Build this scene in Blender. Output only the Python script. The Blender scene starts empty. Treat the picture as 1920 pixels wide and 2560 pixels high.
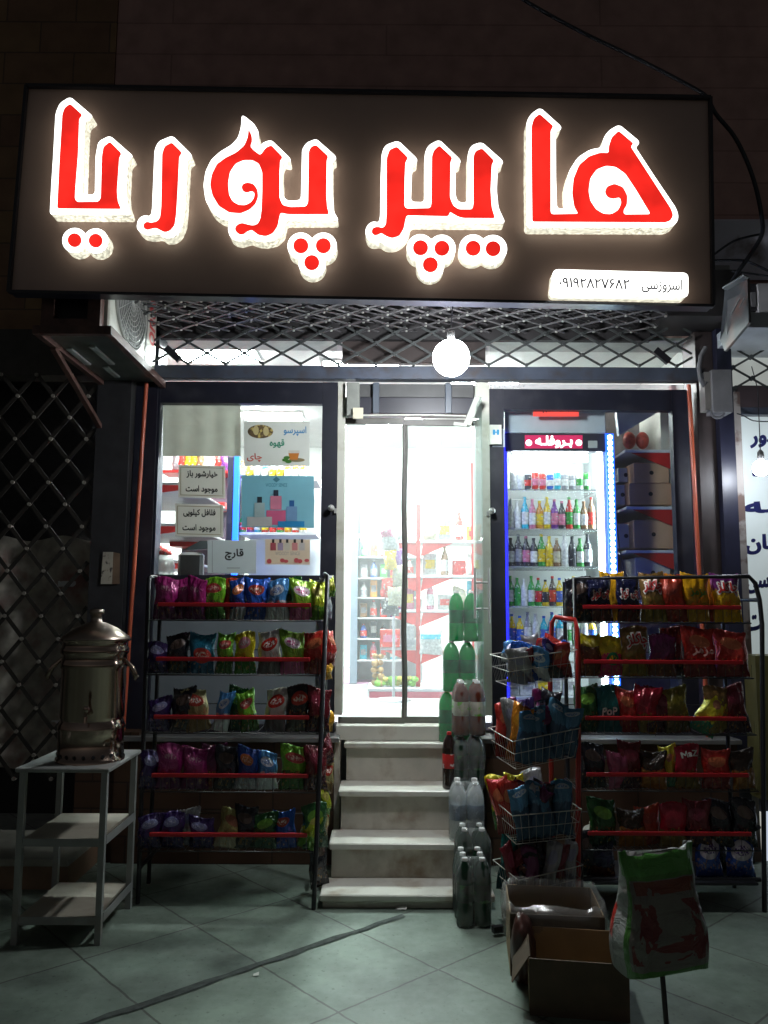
# Night view of a small corner grocery with a lit shop sign.
import bpy, math, random
import numpy as np
from mathutils import Vector, Matrix, noise
R = math.radians
SC = bpy.context.scene
COL = SC.collection

# ------------------------------------------------------------------ camera
FPX, CAMH, PITCH, ROLL = 2000.0, 1.58, R(6.6), R(0.3)
_f = Vector((0, math.cos(PITCH), math.sin(PITCH)))
_u = Vector((0, -math.sin(PITCH), math.cos(PITCH)))
_r = Vector((1, 0, 0))
FW = _f
RT = _r * math.cos(ROLL) + _u * math.sin(ROLL)
UP = -_r * math.sin(ROLL) + _u * math.cos(ROLL)
CAM = Vector((0, 0, CAMH))
cam = bpy.data.cameras.new('camera')
cam.sensor_fit = 'VERTICAL'; cam.sensor_height = 36; cam.sensor_width = 27
cam.lens = 36 * FPX / 2560; cam.clip_start = 0.05; cam.clip_end = 500
camo = bpy.data.objects.new('camera', cam); COL.objects.link(camo)
camo.matrix_world = Matrix(((RT.x, UP.x, -FW.x, CAM.x), (RT.y, UP.y, -FW.y, CAM.y), (RT.z, UP.z, -FW.z, CAM.z), (0, 0, 0, 1)))
SC.camera = camo

# ------------------------------------------------------------------ world (night: sun under the horizon, sky almost black)
W = bpy.data.worlds.new('World'); SC.world = W; W.use_nodes = True
sky = W.node_tree.nodes.new('ShaderNodeTexSky'); sky.sky_type = 'NISHITA'; sky.sun_disc = False
sky.sun_elevation = R(-2.0); sky.sun_rotation = R(180)
hs = W.node_tree.nodes.new('ShaderNodeHueSaturation'); hs.inputs['Saturation'].default_value = 0.25
W.node_tree.links.new(sky.outputs[0], hs.inputs['Color'])
W.node_tree.links.new(hs.outputs[0], W.node_tree.nodes['Background'].inputs[0])
W.node_tree.nodes['Background'].inputs[1].default_value = 0.15
SC.view_settings.view_transform = 'Standard'; SC.view_settings.look = 'None'
SC.view_settings.exposure = 0; SC.view_settings.gamma = 1
SC.cycles.use_denoising = True
SC.cycles.max_bounces = 8; SC.cycles.transparent_max_bounces = 16
SC.cycles.sample_clamp_indirect = 4
SC.cycles.caustics_reflective = False; SC.cycles.caustics_refractive = False

# ------------------------------------------------------------------ helpers
def at(px, py, Y):
    "point on the vertical plane y = Y seen at photo pixel (1920x2560)"
    d = FW + RT * ((px - 960) / FPX) + UP * ((1280 - py) / FPX)
    return CAM + d * (Y / d.y)
def atz(px, py, z=0.0):
    d = FW + RT * ((px - 960) / FPX) + UP * ((1280 - py) / FPX)
    return CAM + d * ((z - CAMH) / d.z)

def N(nt, t, **k):
    n = nt.nodes.new(t)
    for a, v in k.items():
        if a in n.inputs: n.inputs[a].default_value = v
        else: setattr(n, a, v)
    return n
def c4(c): return (c[0], c[1], c[2], 1)
MATS = {}
def mat(name, col=(.5, .5, .5), rough=.5, metal=0, var=.12, scale=8, bump=0, bscale=60, emit=None, es=0, spec=.5, coat=0, alpha=1, trans=0, dirt=None):
    if name in MATS: return MATS[name]
    m = bpy.data.materials.new(name); m.use_nodes = True; nt = m.node_tree
    b = nt.nodes['Principled BSDF']
    b.inputs['Roughness'].default_value = rough; b.inputs['Metallic'].default_value = metal
    b.inputs['Specular IOR Level'].default_value = spec; b.inputs['Coat Weight'].default_value = coat
    b.inputs['Coat Roughness'].default_value = .08
    tc = N(nt, 'ShaderNodeTexCoord')
    nz = N(nt, 'ShaderNodeTexNoise', Scale=scale, Detail=5.0)
    nt.links.new(tc.outputs['Object'], nz.inputs['Vector'])
    rp = N(nt, 'ShaderNodeMapRange'); rp.inputs['From Min'].default_value = .3; rp.inputs['From Max'].default_value = .7
    rp.inputs['To Min'].default_value = 1 - var; rp.inputs['To Max'].default_value = 1 + var
    nt.links.new(nz.outputs['Fac'], rp.inputs['Value'])
    mx = N(nt, 'ShaderNodeVectorMath', operation='MULTIPLY')
    mx.inputs[0].default_value = col
    nt.links.new(rp.outputs[0], mx.inputs[1])
    out = mx.outputs[0]
    if dirt:
        n2 = N(nt, 'ShaderNodeTexNoise', Scale=dirt[1], Detail=8.0)
        nt.links.new(tc.outputs['Object'], n2.inputs['Vector'])
        r2 = N(nt, 'ShaderNodeMapRange'); r2.inputs['From Min'].default_value = dirt[2]; r2.inputs['From Max'].default_value = dirt[3]
        nt.links.new(n2.outputs['Fac'], r2.inputs['Value'])
        mm = N(nt, 'ShaderNodeMix', data_type='RGBA'); nt.links.new(r2.outputs[0], mm.inputs[0])
        nt.links.new(out, mm.inputs[6]); mm.inputs[7].default_value = c4(dirt[0]); out = mm.outputs[2]
    nt.links.new(out, b.inputs['Base Color'])
    if bump:
        n3 = N(nt, 'ShaderNodeTexNoise', Scale=bscale, Detail=4.0)
        nt.links.new(tc.outputs['Object'], n3.inputs['Vector'])
        bp = N(nt, 'ShaderNodeBump', Strength=bump, Distance=.01)
        nt.links.new(n3.outputs['Fac'], bp.inputs['Height']); nt.links.new(bp.outputs[0], b.inputs['Normal'])
    if es:
        b.inputs['Emission Color'].default_value = c4(emit or col); b.inputs['Emission Strength'].default_value = es
    if alpha < 1 or trans:
        o = nt.nodes['Material Output']; s = b.outputs[0]
        if trans:   # light shining through thin plastic or paper
            tr = N(nt, 'ShaderNodeBsdfTranslucent'); nt.links.new(out, tr.inputs['Color'])
            ms = N(nt, 'ShaderNodeMixShader'); ms.inputs[0].default_value = trans
            nt.links.new(s, ms.inputs[1]); nt.links.new(tr.outputs[0], ms.inputs[2]); s = ms.outputs[0]
        if alpha < 1:
            tp = N(nt, 'ShaderNodeBsdfTransparent'); ms = N(nt, 'ShaderNodeMixShader'); ms.inputs[0].default_value = 1 - alpha
            nt.links.new(s, ms.inputs[1]); nt.links.new(tp.outputs[0], ms.inputs[2]); s = ms.outputs[0]
        nt.links.new(s, o.inputs['Surface'])
    MATS[name] = m; return m
def glass_mat(name, tint=(1, 1, 1), refl=1.0, rough=0.0, veil=0):
    "thin pane: clear transmission plus a fresnel mirror reflection"
    if name in MATS: return MATS[name]
    m = bpy.data.materials.new(name); m.use_nodes = True; nt = m.node_tree; nt.nodes.clear()
    o = N(nt, 'ShaderNodeOutputMaterial'); t = N(nt, 'ShaderNodeBsdfTransparent'); g = N(nt, 'ShaderNodeBsdfGlossy', Roughness=rough)
    t.inputs[0].default_value = c4(tint)
    lw = N(nt, 'ShaderNodeLayerWeight', Blend=.5); pw_ = N(nt, 'ShaderNodeMath', operation='POWER'); pw_.inputs[1].default_value = 5
    nt.links.new(lw.outputs['Facing'], pw_.inputs[0])
    k = N(nt, 'ShaderNodeMath', operation='MULTIPLY_ADD'); k.inputs[1].default_value = .9 * refl; k.inputs[2].default_value = .045 * refl
    nt.links.new(pw_.outputs[0], k.inputs[0])
    ms = N(nt, 'ShaderNodeMixShader'); nt.links.new(k.outputs[0], ms.inputs[0]); nt.links.new(t.outputs[0], ms.inputs[1]); nt.links.new(g.outputs[0], ms.inputs[2])
    out = ms.outputs[0]
    if veil:      # translucent haze painted in for glare from the bright room
        tl = N(nt, 'ShaderNodeBsdfTranslucent'); tl.inputs[0].default_value = (.9, .95, .93, 1)
        g2 = N(nt, 'ShaderNodeNewGeometry'); nz = N(nt, 'ShaderNodeTexNoise', Scale=3.0, Detail=6.0); nt.links.new(g2.outputs['Position'], nz.inputs['Vector'])
        rr = N(nt, 'ShaderNodeMapRange'); rr.inputs['From Min'].default_value = .3; rr.inputs['From Max'].default_value = .7; rr.inputs['To Min'].default_value = veil * .6; rr.inputs['To Max'].default_value = veil * 1.4
        nt.links.new(nz.outputs['Fac'], rr.inputs['Value'])
        m2 = N(nt, 'ShaderNodeMixShader'); nt.links.new(rr.outputs[0], m2.inputs[0]); nt.links.new(out, m2.inputs[1]); nt.links.new(tl.outputs[0], m2.inputs[2]); out = m2.outputs[0]
    nt.links.new(out, o.inputs[0]); MATS[name] = m; return m

class MB:
    "mesh builder: collects shapes in world coordinates, links them as one object"
    def __init__(s): s.v = []; s.f = []; s.sm = []; s.mi = []; s.cur = 0
    def add(s, vs, fs, smooth=False):
        o = len(s.v); s.v += [Vector(q) for q in vs]; s.f += [[o + i for i in q] for q in fs]; s.sm += [smooth] * len(fs); s.mi += [s.cur] * len(fs); return s
    def hexa(s, p):
        return s.add(p, [(0, 3, 2, 1), (4, 5, 6, 7), (0, 1, 5, 4), (1, 2, 6, 5), (2, 3, 7, 6), (3, 0, 4, 7)])
    def box(s, x0, x1, y0, y1, z0, z1):
        return s.hexa([(x0, y0, z0), (x1, y0, z0), (x1, y1, z0), (x0, y1, z0), (x0, y0, z1), (x1, y0, z1), (x1, y1, z1), (x0, y1, z1)])
    def bbox(s, x0, x1, y0, y1, z0, z1, b=.004):
        "box with chamfered vertical and horizontal edges"
        b = min(b, (x1 - x0) * .3, (y1 - y0) * .3, (z1 - z0) * .3)
        def ring(z, i): return [(x0 + b + i, y0 + i, z), (x1 - b - i, y0 + i, z), (x1 - i, y0 + b + i, z), (x1 - i, y1 - b - i, z), (x1 - b - i, y1 - i, z), (x0 + b + i, y1 - i, z), (x0 + i, y1 - b - i, z), (x0 + i, y0 + b + i, z)]
        vs = ring(z0, b) + ring(z0 + b, 0) + ring(z1 - b, 0) + ring(z1, b); fs = [tuple(range(7, -1, -1)), tuple(range(24, 32))]
        for k in range(3):
            for i in range(8): fs.append((k * 8 + i, k * 8 + (i + 1) % 8, k * 8 + 8 + (i + 1) % 8, k * 8 + 8 + i))
        return s.add(vs, fs)
    def obox(s, c, ex, ey, ez):
        c, ex, ey, ez = Vector(c), Vector(ex) / 2, Vector(ey) / 2, Vector(ez) / 2
        return s.hexa([c - ex - ey - ez, c + ex - ey - ez, c + ex + ey - ez, c - ex + ey - ez, c - ex - ey + ez, c + ex - ey + ez, c + ex + ey + ez, c - ex + ey + ez])
    def prism(s, poly, off):
        "poly: 3d points, extruded by off; n-gon caps"
        n = len(poly); off = Vector(off); a = [Vector(p) for p in poly]; b = [p + off for p in a]
        s.add(a + b, [tuple(range(n)), tuple(range(2 * n - 1, n - 1, -1))] + [(i, n + i, n + (i + 1) % n, (i + 1) % n) for i in range(n)]); return s
    def tube(s, pts, r, seg=8, cap=True, smooth=True):
        pts = [Vector(p) for p in pts]; rs = r if isinstance(r, (list, tuple)) else [r] * len(pts); vs = []; fs = []
        t0 = (pts[1] - pts[0]).normalized(); a = t0.orthogonal().normalized()
        for i, p in enumerate(pts):
            t = (pts[min(i + 1, len(pts) - 1)] - pts[max(i - 1, 0)]).normalized()
            a = (a - t * a.dot(t)).normalized(); b = t.cross(a)
            for k in range(seg):
                w = 2 * math.pi * k / seg; vs.append(p + a * rs[i] * math.cos(w) + b * rs[i] * math.sin(w))
        for i in range(len(pts) - 1):
            for k in range(seg): fs.append((i * seg + k, i * seg + (k + 1) % seg, (i + 1) * seg + (k + 1) % seg, (i + 1) * seg + k))
        s.add(vs, fs, smooth)
        if cap: s.add(vs[:seg], [tuple(range(seg - 1, -1, -1))]); s.add(vs[-seg:], [tuple(range(seg))])
        return s
    def bar(s, a, b, w, h=None, up=(0, 0, 1)):
        "rectangular bar from a to b"
        a, b = Vector(a), Vector(b); h = h or w; t = (b - a).normalized(); u = Vector(up)
        if abs(t.dot(u)) > .95: u = Vector((0, 1, 0))
        x = t.cross(u).normalized(); y = x.cross(t)
        return s.obox((a + b) / 2, x * w, b - a, y * h)
    def lathe(s, prof, c, seg=16, axis=None, smooth=True):
        c = Vector(c); z = Vector(axis or (0, 0, 1)).normalized(); x = z.orthogonal().normalized(); y = z.cross(x); vs = []; fs = []
        for r, h in prof:
            for k in range(seg):
                w = 2 * math.pi * k / seg; vs.append(c + z * h + (x * math.cos(w) + y * math.sin(w)) * r)
        n = len(prof)
        for i in range(n - 1):
            for k in range(seg): fs.append((i * seg + k, i * seg + (k + 1) % seg, (i + 1) * seg + (k + 1) % seg, (i + 1) * seg + k))
        s.add(vs, fs, smooth); s.add(vs[:seg], [tuple(range(seg - 1, -1, -1))]); s.add(vs[-seg:], [tuple(range(seg))]); return s
    def sphere(s, c, r, seg=16, rings=10, sz=1):
        pr = [(max(r * math.sin(math.pi * i / rings), 1e-4), -r * sz * math.cos(math.pi * i / rings)) for i in range(rings + 1)]
        return s.lathe(pr, c, seg)
    def build(s, name, m, parent=None, origin=None, label=None, cat=None, group=None, kind=None):
        me = bpy.data.meshes.new(name)
        if parent is not None:
            og = Vector(parent['_o'])
        else:
            if origin is None:
                xs = [q.x for q in s.v]; ys = [q.y for q in s.v]; zs = [q.z for q in s.v]
                origin = ((min(xs) + max(xs)) / 2, (min(ys) + max(ys)) / 2, min(zs))
            og = Vector(origin)
        me.from_pydata([tuple(q - og) for q in s.v], [], s.f)
        me.polygons.foreach_set('use_smooth', s.sm)
        for mm in (m if isinstance(m, (list, tuple)) else [m]): me.materials.append(mm)
        if s.cur: me.polygons.foreach_set('material_index', s.mi)
        me.update()
        o = bpy.data.objects.new(name, me); COL.objects.link(o); o['_o'] = tuple(og)
        if parent is not None: o.parent = parent
        else: o.location = og
        tag(o, label, cat, group, kind); return o
def tag(o, label=None, cat=None, group=None, kind=None):
    if label: o['label'] = label
    if cat: o['category'] = cat
    if group: o['group'] = group
    if kind: o['kind'] = kind
    return o
def thing(name, loc, label, cat, group=None):
    o = bpy.data.objects.new(name, None); COL.objects.link(o); o.location = loc; o['_o'] = tuple(loc)
    o.empty_display_size = .1
    return tag(o, label, cat, group)
def kids(o): return [c for c in bpy.data.objects if c.parent == o]
KID = {}
def copy_tree(o, loc=None, parent=None):
    c = o.copy(); COL.objects.link(c)
    if parent is not None: c.parent = parent
    if loc is not None: c.location = loc; c['_o'] = tuple(loc)
    for ch in KID.setdefault(o.name, kids(o)): copy_tree(ch, None, c)
    return c
ORD = ['first', 'second', 'third', 'fourth', 'fifth', 'sixth', 'seventh', 'eighth', 'ninth', 'tenth', 'eleventh', 'twelfth', 'thirteenth', 'fourteenth', 'fifteenth', 'sixteenth']

# --- Persian lettering: joins letters with their presentation forms, right to left
FORMS = dict(zip('ابپتجچخدرزسشفقکگلمنوهی', [
    (0xFE8D, 0xFE8E), (0xFE8F, 0xFE90, 0xFE91, 0xFE92), (0xFB56, 0xFB57, 0xFB58, 0xFB59), (0xFE95, 0xFE96, 0xFE97, 0xFE98),
    (0xFE9D, 0xFE9E, 0xFE9F, 0xFEA0), (0xFB7A, 0xFB7B, 0xFB7C, 0xFB7D), (0xFEA5, 0xFEA6, 0xFEA7, 0xFEA8), (0xFEA9, 0xFEAA),
    (0xFEAD, 0xFEAE), (0xFEAF, 0xFEB0), (0xFEB1, 0xFEB2, 0xFEB3, 0xFEB4), (0xFEB5, 0xFEB6, 0xFEB7, 0xFEB8), (0xFED1, 0xFED2, 0xFED3, 0xFED4),
    (0xFED5, 0xFED6, 0xFED7, 0xFED8), (0xFB8E, 0xFB8F, 0xFB90, 0xFB91), (0xFB92, 0xFB93, 0xFB94, 0xFB95), (0xFEDD, 0xFEDE, 0xFEDF, 0xFEE0),
    (0xFEE1, 0xFEE2, 0xFEE3, 0xFEE4), (0xFEE5, 0xFEE6, 0xFEE7, 0xFEE8), (0xFEED, 0xFEEE), (0xFEE9, 0xFEEA, 0xFEEB, 0xFEEC), (0xFBFC, 0xFBFD, 0xFBFE, 0xFBFF)]))
def shape(s):
    if not any(ch in FORMS or ch in '۰۱۲۳۴۵۶۷۸۹' for ch in s): return s
    out = []
    for i, ch in enumerate(s):
        if ch not in FORMS: out.append(ch); continue
        pv = s[i - 1] if i else ''; nx = s[i + 1] if i + 1 < len(s) else ''
        jp = pv == 'ـ' or (pv in FORMS and len(FORMS[pv]) == 4)
        jn = len(FORMS[ch]) == 4 and (nx in FORMS or nx == 'ـ')
        out.append(chr(FORMS[ch][(3 if jn else 1) if jp else (2 if jn else 0)]))
    res = []; i = 0        # reverse, keeping digit runs in their own order
    while i < len(out):
        j = i
        while j < len(out) and out[j] in '۰۱۲۳۴۵۶۷۸۹': j += 1
        if j > i: res.append(''.join(out[i:j])); i = j
        else: res.append(out[i]); i += 1
    return ''.join(reversed(res))
TXT = {}
def _area(p): return sum(p[i][0] * p[(i + 1) % len(p)][1] - p[(i + 1) % len(p)][0] * p[i][1] for i in range(len(p))) / 2
def text_geo(s, bold=.02, space=1.0):
    "glyph outlines filled contour by contour (holes cut out), each stepped a hair apart; coordinates in the unit square"
    k = (s, bold)
    if k in TXT: return TXT[k]
    from mathutils.geometry import delaunay_2d_cdt
    c = bpy.data.curves.new('txt', 'FONT'); c.body = shape(s); c.space_character = space
    o = bpy.data.objects.new('txt', c); COL.objects.link(o); dg = bpy.context.evaluated_depsgraph_get()
    cu = o.evaluated_get(dg).to_curve(dg); loops = []
    for sp in cu.splines:
        L = []; bp = sp.bezier_points; n = len(bp)
        for i in range(n):
            p0, p1, p2, p3 = bp[i].co, bp[i].handle_right, bp[(i + 1) % n].handle_left, bp[(i + 1) % n].co
            st = 1 if ((p1 - p0).cross(p3 - p0).length + (p2 - p0).cross(p3 - p0).length) < 1e-5 else 4
            for q in range(st):
                t = q / st; w = (1 - t); v = p0 * w ** 3 + p1 * 3 * w * w * t + p2 * 3 * w * t * t + p3 * t ** 3
                if not L or (abs(L[-1][0] - v.x) + abs(L[-1][1] - v.y)) > 1e-4: L.append((v.x, v.y))
        if len(L) > 2 and abs(_area(L)) > 1e-6: loops.append(L)
    o.evaluated_get(dg).to_curve_clear(); bpy.data.objects.remove(o); bpy.data.curves.remove(c)
    sg = 1 if _area(max(loops, key=lambda l: abs(_area(l)))) > 0 else -1
    def grow(L):
        out = []; n = len(L)
        for i in range(n):
            a, b_, d = L[i - 1], L[i], L[(i + 1) % n]
            t1 = Vector((b_[0] - a[0], b_[1] - a[1])).normalized(); t2 = Vector((d[0] - b_[0], d[1] - b_[1])).normalized(); t = t1 + t2
            t = t.normalized() if t.length > .2 else t1
            out.append((b_[0] + t.y * bold * sg, b_[1] - t.x * bold * sg))
        return out
    loops = [grow(l) for l in loops]; pv, pe = [], []
    for l in loops:
        o_ = len(pv); pv += [Vector(p) for p in l]; pe += [(o_ + i, o_ + (i + 1) % len(l)) for i in range(len(l))]
    rv, _, rf = delaunay_2d_cdt(pv, pe, [], 0, 1e-5)[:3]
    def wind(q):
        w = 0
        for l in loops:
            for i in range(len(l)):
                a_, c_ = l[i - 1], l[i]
                if (a_[1] > q[1]) != (c_[1] > q[1]) and q[0] < a_[0] + (q[1] - a_[1]) * (c_[0] - a_[0]) / (c_[1] - a_[1]): w += 1 if c_[1] > a_[1] else -1
        return w
    V = [(p.x, p.y, 0) for p in rv]; Fc = []
    for t in rf:
        cx_ = sum(rv[i].x for i in t) / len(t); cy_ = sum(rv[i].y for i in t) / len(t)
        if wind((cx_, cy_)) != 0: Fc.append(tuple(t))
    xs = [q[0] for q in V]; ys = [q[1] for q in V]; x0, x1, y0, y1 = min(xs), max(xs), min(ys), max(ys)
    V = [((q[0] - x0) / (x1 - x0), (q[1] - y0) / (y1 - y0), q[2]) for q in V]
    TXT[k] = (V, Fc, (x1 - x0) / (y1 - y0)); return TXT[k]
def lettering(s, name, m, parent, org, ex, ey, nrm, bold=.02, step=.0002):
    "text filling the parallelogram org, ex, ey; nrm points to the reader"
    v, f, _ = text_geo(s, bold); org, ex, ey, nrm = map(Vector, (org, ex, ey, nrm)); b = MB()
    b.add([org + ex * q[0] + ey * q[1] + nrm * (step * q[2]) for q in v], f)
    return b.build(name, m, parent)
def ptext(s, name, m, parent, x0, y0, x1, y1, Y, bold=.02, tilt=0.0):
    a = at(x0, y1, Y); b = at(x1, y1 + tilt, Y); c = at(x0, y0, Y)
    return lettering(s, name, m, parent, a, b - a, c - a, (0, -1, 0), bold)
def rect_pts(x0, y0, x1, y1, Y, tilt=0): return [at(x0, y1, Y), at(x1, y1 + tilt, Y), at(x1, y0 + tilt, Y), at(x0, y0, Y)]
def pbox(b, x0, y0, x1, y1, Y, dep):
    "box whose front face covers the given part of plane y=Y (world aligned)"
    a = at((x0 + x1) / 2, y0, Y).z; c = at((x0 + x1) / 2, y1, Y).z; l = at(x0, (y0 + y1) / 2, Y).x; r = at(x1, (y0 + y1) / 2, Y).x
    return b.box(l, r, Y, Y + dep, c, a)
# ------------------------------------------------------------------ ground
def ground_mat():
    m = bpy.data.materials.new('pavement_stone'); m.use_nodes = True; nt = m.node_tree; b = nt.nodes['Principled BSDF']
    g = N(nt, 'ShaderNodeNewGeometry')
    mp = N(nt, 'ShaderNodeMapping'); mp.vector_type = 'TEXTURE'
    mp.inputs['Location'].default_value = (.255, 3.702, 0); mp.inputs['Rotation'].default_value = (0, 0, R(42))
    wn = N(nt, 'ShaderNodeTexNoise', Scale=9.0, Detail=3.0); nt.links.new(g.outputs['Position'], wn.inputs['Vector'])
    wv = N(nt, 'ShaderNodeVectorMath', operation='MULTIPLY_ADD'); wv.inputs[1].default_value = (.014, .014, 0); nt.links.new(wn.outputs['Color'], wv.inputs[0]); nt.links.new(g.outputs['Position'], wv.inputs[2])
    nt.links.new(wv.outputs[0], mp.inputs['Vector'])
    br = N(nt, 'ShaderNodeTexBrick'); br.offset = 0; br.inputs['Scale'].default_value = 1.0
    br.inputs['Brick Width'].default_value = .56; br.inputs['Row Height'].default_value = .56; br.inputs['Mortar Size'].default_value = .006
    br.inputs['Mortar Smooth'].default_value = .3
    br.inputs['Color1'].default_value = (.185, .235, .19, 1); br.inputs['Color2'].default_value = (.16, .205, .17, 1); br.inputs['Mortar'].default_value = (.075, .08, .07, 1)
    nt.links.new(mp.outputs[0], br.inputs['Vector'])
    n1 = N(nt, 'ShaderNodeTexNoise', Scale=2.2, Detail=8.0, Roughness=.65); nt.links.new(g.outputs['Position'], n1.inputs['Vector'])
    r1 = N(nt, 'ShaderNodeMapRange'); r1.inputs['From Min'].default_value = .35; r1.inputs['From Max'].default_value = .68; r1.inputs['To Min'].default_value = 1.25; r1.inputs['To Max'].default_value = .5
    nt.links.new(n1.outputs['Fac'], r1.inputs['Value'])
    mu = N(nt, 'ShaderNodeVectorMath', operation='MULTIPLY'); nt.links.new(br.outputs['Color'], mu.inputs[0]); nt.links.new(r1.outputs[0], mu.inputs[1])
    n4 = N(nt, 'ShaderNodeTexNoise', Scale=42.0, Detail=4.0); nt.links.new(g.outputs['Position'], n4.inputs['Vector'])
    r4 = N(nt, 'ShaderNodeMapRange'); r4.inputs['From Min'].default_value = .62; r4.inputs['From Max'].default_value = .72; r4.inputs['To Min'].default_value = 1; r4.inputs['To Max'].default_value = .55; nt.links.new(n4.outputs['Fac'], r4.inputs['Value'])
    m4 = N(nt, 'ShaderNodeVectorMath', operation='MULTIPLY'); nt.links.new(mu.outputs[0], m4.inputs[0]); nt.links.new(r4.outputs[0], m4.inputs[1])
    nt.links.new(m4.outputs[0], b.inputs['Base Color'])
    n2 = N(nt, 'ShaderNodeTexNoise', Scale=25.0, Detail=6.0); nt.links.new(g.outputs['Position'], n2.inputs['Vector'])
    r2 = N(nt, 'ShaderNodeMapRange'); r2.inputs['To Min'].default_value = .3; r2.inputs['To Max'].default_value = .7
    nt.links.new(n2.outputs['Fac'], r2.inputs['Value']); nt.links.new(r2.outputs[0], b.inputs['Roughness'])
    bp = N(nt, 'ShaderNodeBump', Strength=.25, Distance=.004); ad = N(nt, 'ShaderNodeMath', operation='SUBTRACT')
    nt.links.new(n2.outputs['Fac'], ad.inputs[0]); nt.links.new(br.outputs['Fac'], ad.inputs[1])
    nt.links.new(ad.outputs[0], bp.inputs['Height']); nt.links.new(bp.outputs[0], b.inputs['Normal'])
    return m
MB().add([(-40, -30, 0), (40, -30, 0), (40, 30, 0), (-40, 30, 0)], [(0, 1, 2, 3)]).build('pavement', ground_mat(), origin=(0, 0, 0), kind='structure')
# worn mortar strip across the paving, laid 4 mm above it
p0, p1 = Vector((.11, 4.30, .004)), Vector((-1.75, 2.66, .004)); dn = (p1 - p0).normalized().cross(Vector((0, 0, 1)))
rs = random.Random(3); L = []; Rr = []
for i in range(30):
    q = p0.lerp(p1, i / 29); L.append(q + dn * (.02 + rs.uniform(-.01, .008))); Rr.append(q - dn * (.02 + rs.uniform(-.01, .008)))
MB().add(L + Rr, [(i, i + 1, 31 + i, 30 + i) for i in range(29)]).build('paving_strip', mat('mortar', (.07, .08, .074), .9, var=.35, scale=30, spec=.1), origin=p0, kind='structure')
q0, q1 = Vector((1.05, 2.94, .004)), Vector((2.9, 2.35, .004)); dn = (q1 - q0).normalized().cross(Vector((0, 0, 1))) * .03
MB().add([q0 + dn, q1 + dn, q1 - dn, q0 - dn], [(0, 1, 2, 3)]).build('paving_strip', MATS['mortar'], origin=q0, kind='structure')

# ------------------------------------------------------------------ building wall above the shop
def cladding(name, c1, c2, mort, w, h, spec=.3):
    m = bpy.data.materials.new(name); m.use_nodes = True; nt = m.node_tree; b = nt.nodes['Principled BSDF']
    g = N(nt, 'ShaderNodeNewGeometry'); sx = N(nt, 'ShaderNodeSeparateXYZ'); cx = N(nt, 'ShaderNodeCombineXYZ')
    nt.links.new(g.outputs['Position'], sx.inputs[0]); nt.links.new(sx.outputs[0], cx.inputs[0]); nt.links.new(sx.outputs[2], cx.inputs[1])
    br = N(nt, 'ShaderNodeTexBrick'); br.inputs['Scale'].default_value = 1; br.inputs['Brick Width'].default_value = w; br.inputs['Row Height'].default_value = h
    br.inputs['Mortar Size'].default_value = .006; br.inputs['Color1'].default_value = c4(c1); br.inputs['Color2'].default_value = c4(c2); br.inputs['Mortar'].default_value = c4(mort)
    nt.links.new(cx.outputs[0], br.inputs['Vector'])
    n1 = N(nt, 'ShaderNodeTexNoise', Scale=6.0, Detail=8.0); nt.links.new(g.outputs['Position'], n1.inputs['Vector'])
    r1 = N(nt, 'ShaderNodeMapRange'); r1.inputs['To Min'].default_value = .6; r1.inputs['To Max'].default_value = 1.4; nt.links.new(n1.outputs['Fac'], r1.inputs['Value'])
    mu = N(nt, 'ShaderNodeVectorMath', operation='MULTIPLY'); nt.links.new(br.outputs['Color'], mu.inputs[0]); nt.links.new(r1.outputs[0], mu.inputs[1]); nt.links.new(mu.outputs[0], b.inputs['Base Color'])
    bp = N(nt, 'ShaderNodeBump', Strength=.5, Distance=.005); bp.invert = True; nt.links.new(br.outputs['Fac'], bp.inputs['Height']); nt.links.new(bp.outputs[0], b.inputs['Normal'])
    b.inputs['Roughness'].default_value = .6; b.inputs['Specular IOR Level'].default_value = spec
    return m
M_CLAD = cladding('red_stone_cladding', (.48, .29, .26), (.46, .28, .25), (.37, .22, .20), 3.1, .24)
M_CLAD2 = cladding('tan_stone_cladding', (.30, .19, .09), (.22, .12, .08), (.14, .09, .06), .5, .24)
M_STONE = cladding('brown_plinth_stone', (.065, .034, .02), (.05, .026, .016), (.03, .018, .013), .45, .16)
w = thing('building_wall', (0, 5.4, 3.45), 'dark reddish brown stone wall of the building above the shop sign', 'wall')
MB().box(-1.95, 6.0, 5.36, 5.6, 3.42, 9).build('upper_wall', M_CLAD, w)
MB().box(-8.0, -1.953, 5.35, 5.6, 3.42, 9).build('side_wall', M_CLAD2, w)

# ------------------------------------------------------------------ shop sign
SY, FY = 4.15, 4.07
sTL, sTR, sBR, sBL = at(69, 219, SY), at(1773, 248, SY), at(1780, 768, SY), at(25, 732, SY)
sign = thing('shop_sign', (sBL + sBR) / 2, 'wide brown shop sign board with glowing red and white Persian letters', 'sign')
M_SIGN = mat('sign_panel', (.42, .295, .265), .42, var=.06, scale=3, bump=.02, bscale=200)
M_DARK = mat('sign_edge', (.012, .012, .018), .3, var=.2)
MB().prism([sTL, sTR, sBR, sBL], (0, .02, 0)).build('panel', M_SIGN, sign)
o2 = Vector((0, .0205, 0)); MB().prism([sTL + o2, sTR + o2, sBR + o2, sBL + o2], (0, .05, 0)).build('casing', M_DARK, sign)
fr = MB()
for a, b in ((sTL, sTR), (sTR, sBR), (sBR, sBL), (sBL, sTL)):
    n = Vector((0, -.012, 0)); fr.bar(a + n, b + n, .016, .03, up=(0, 1, 0))
fr.build('frame', M_DARK, sign)
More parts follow.
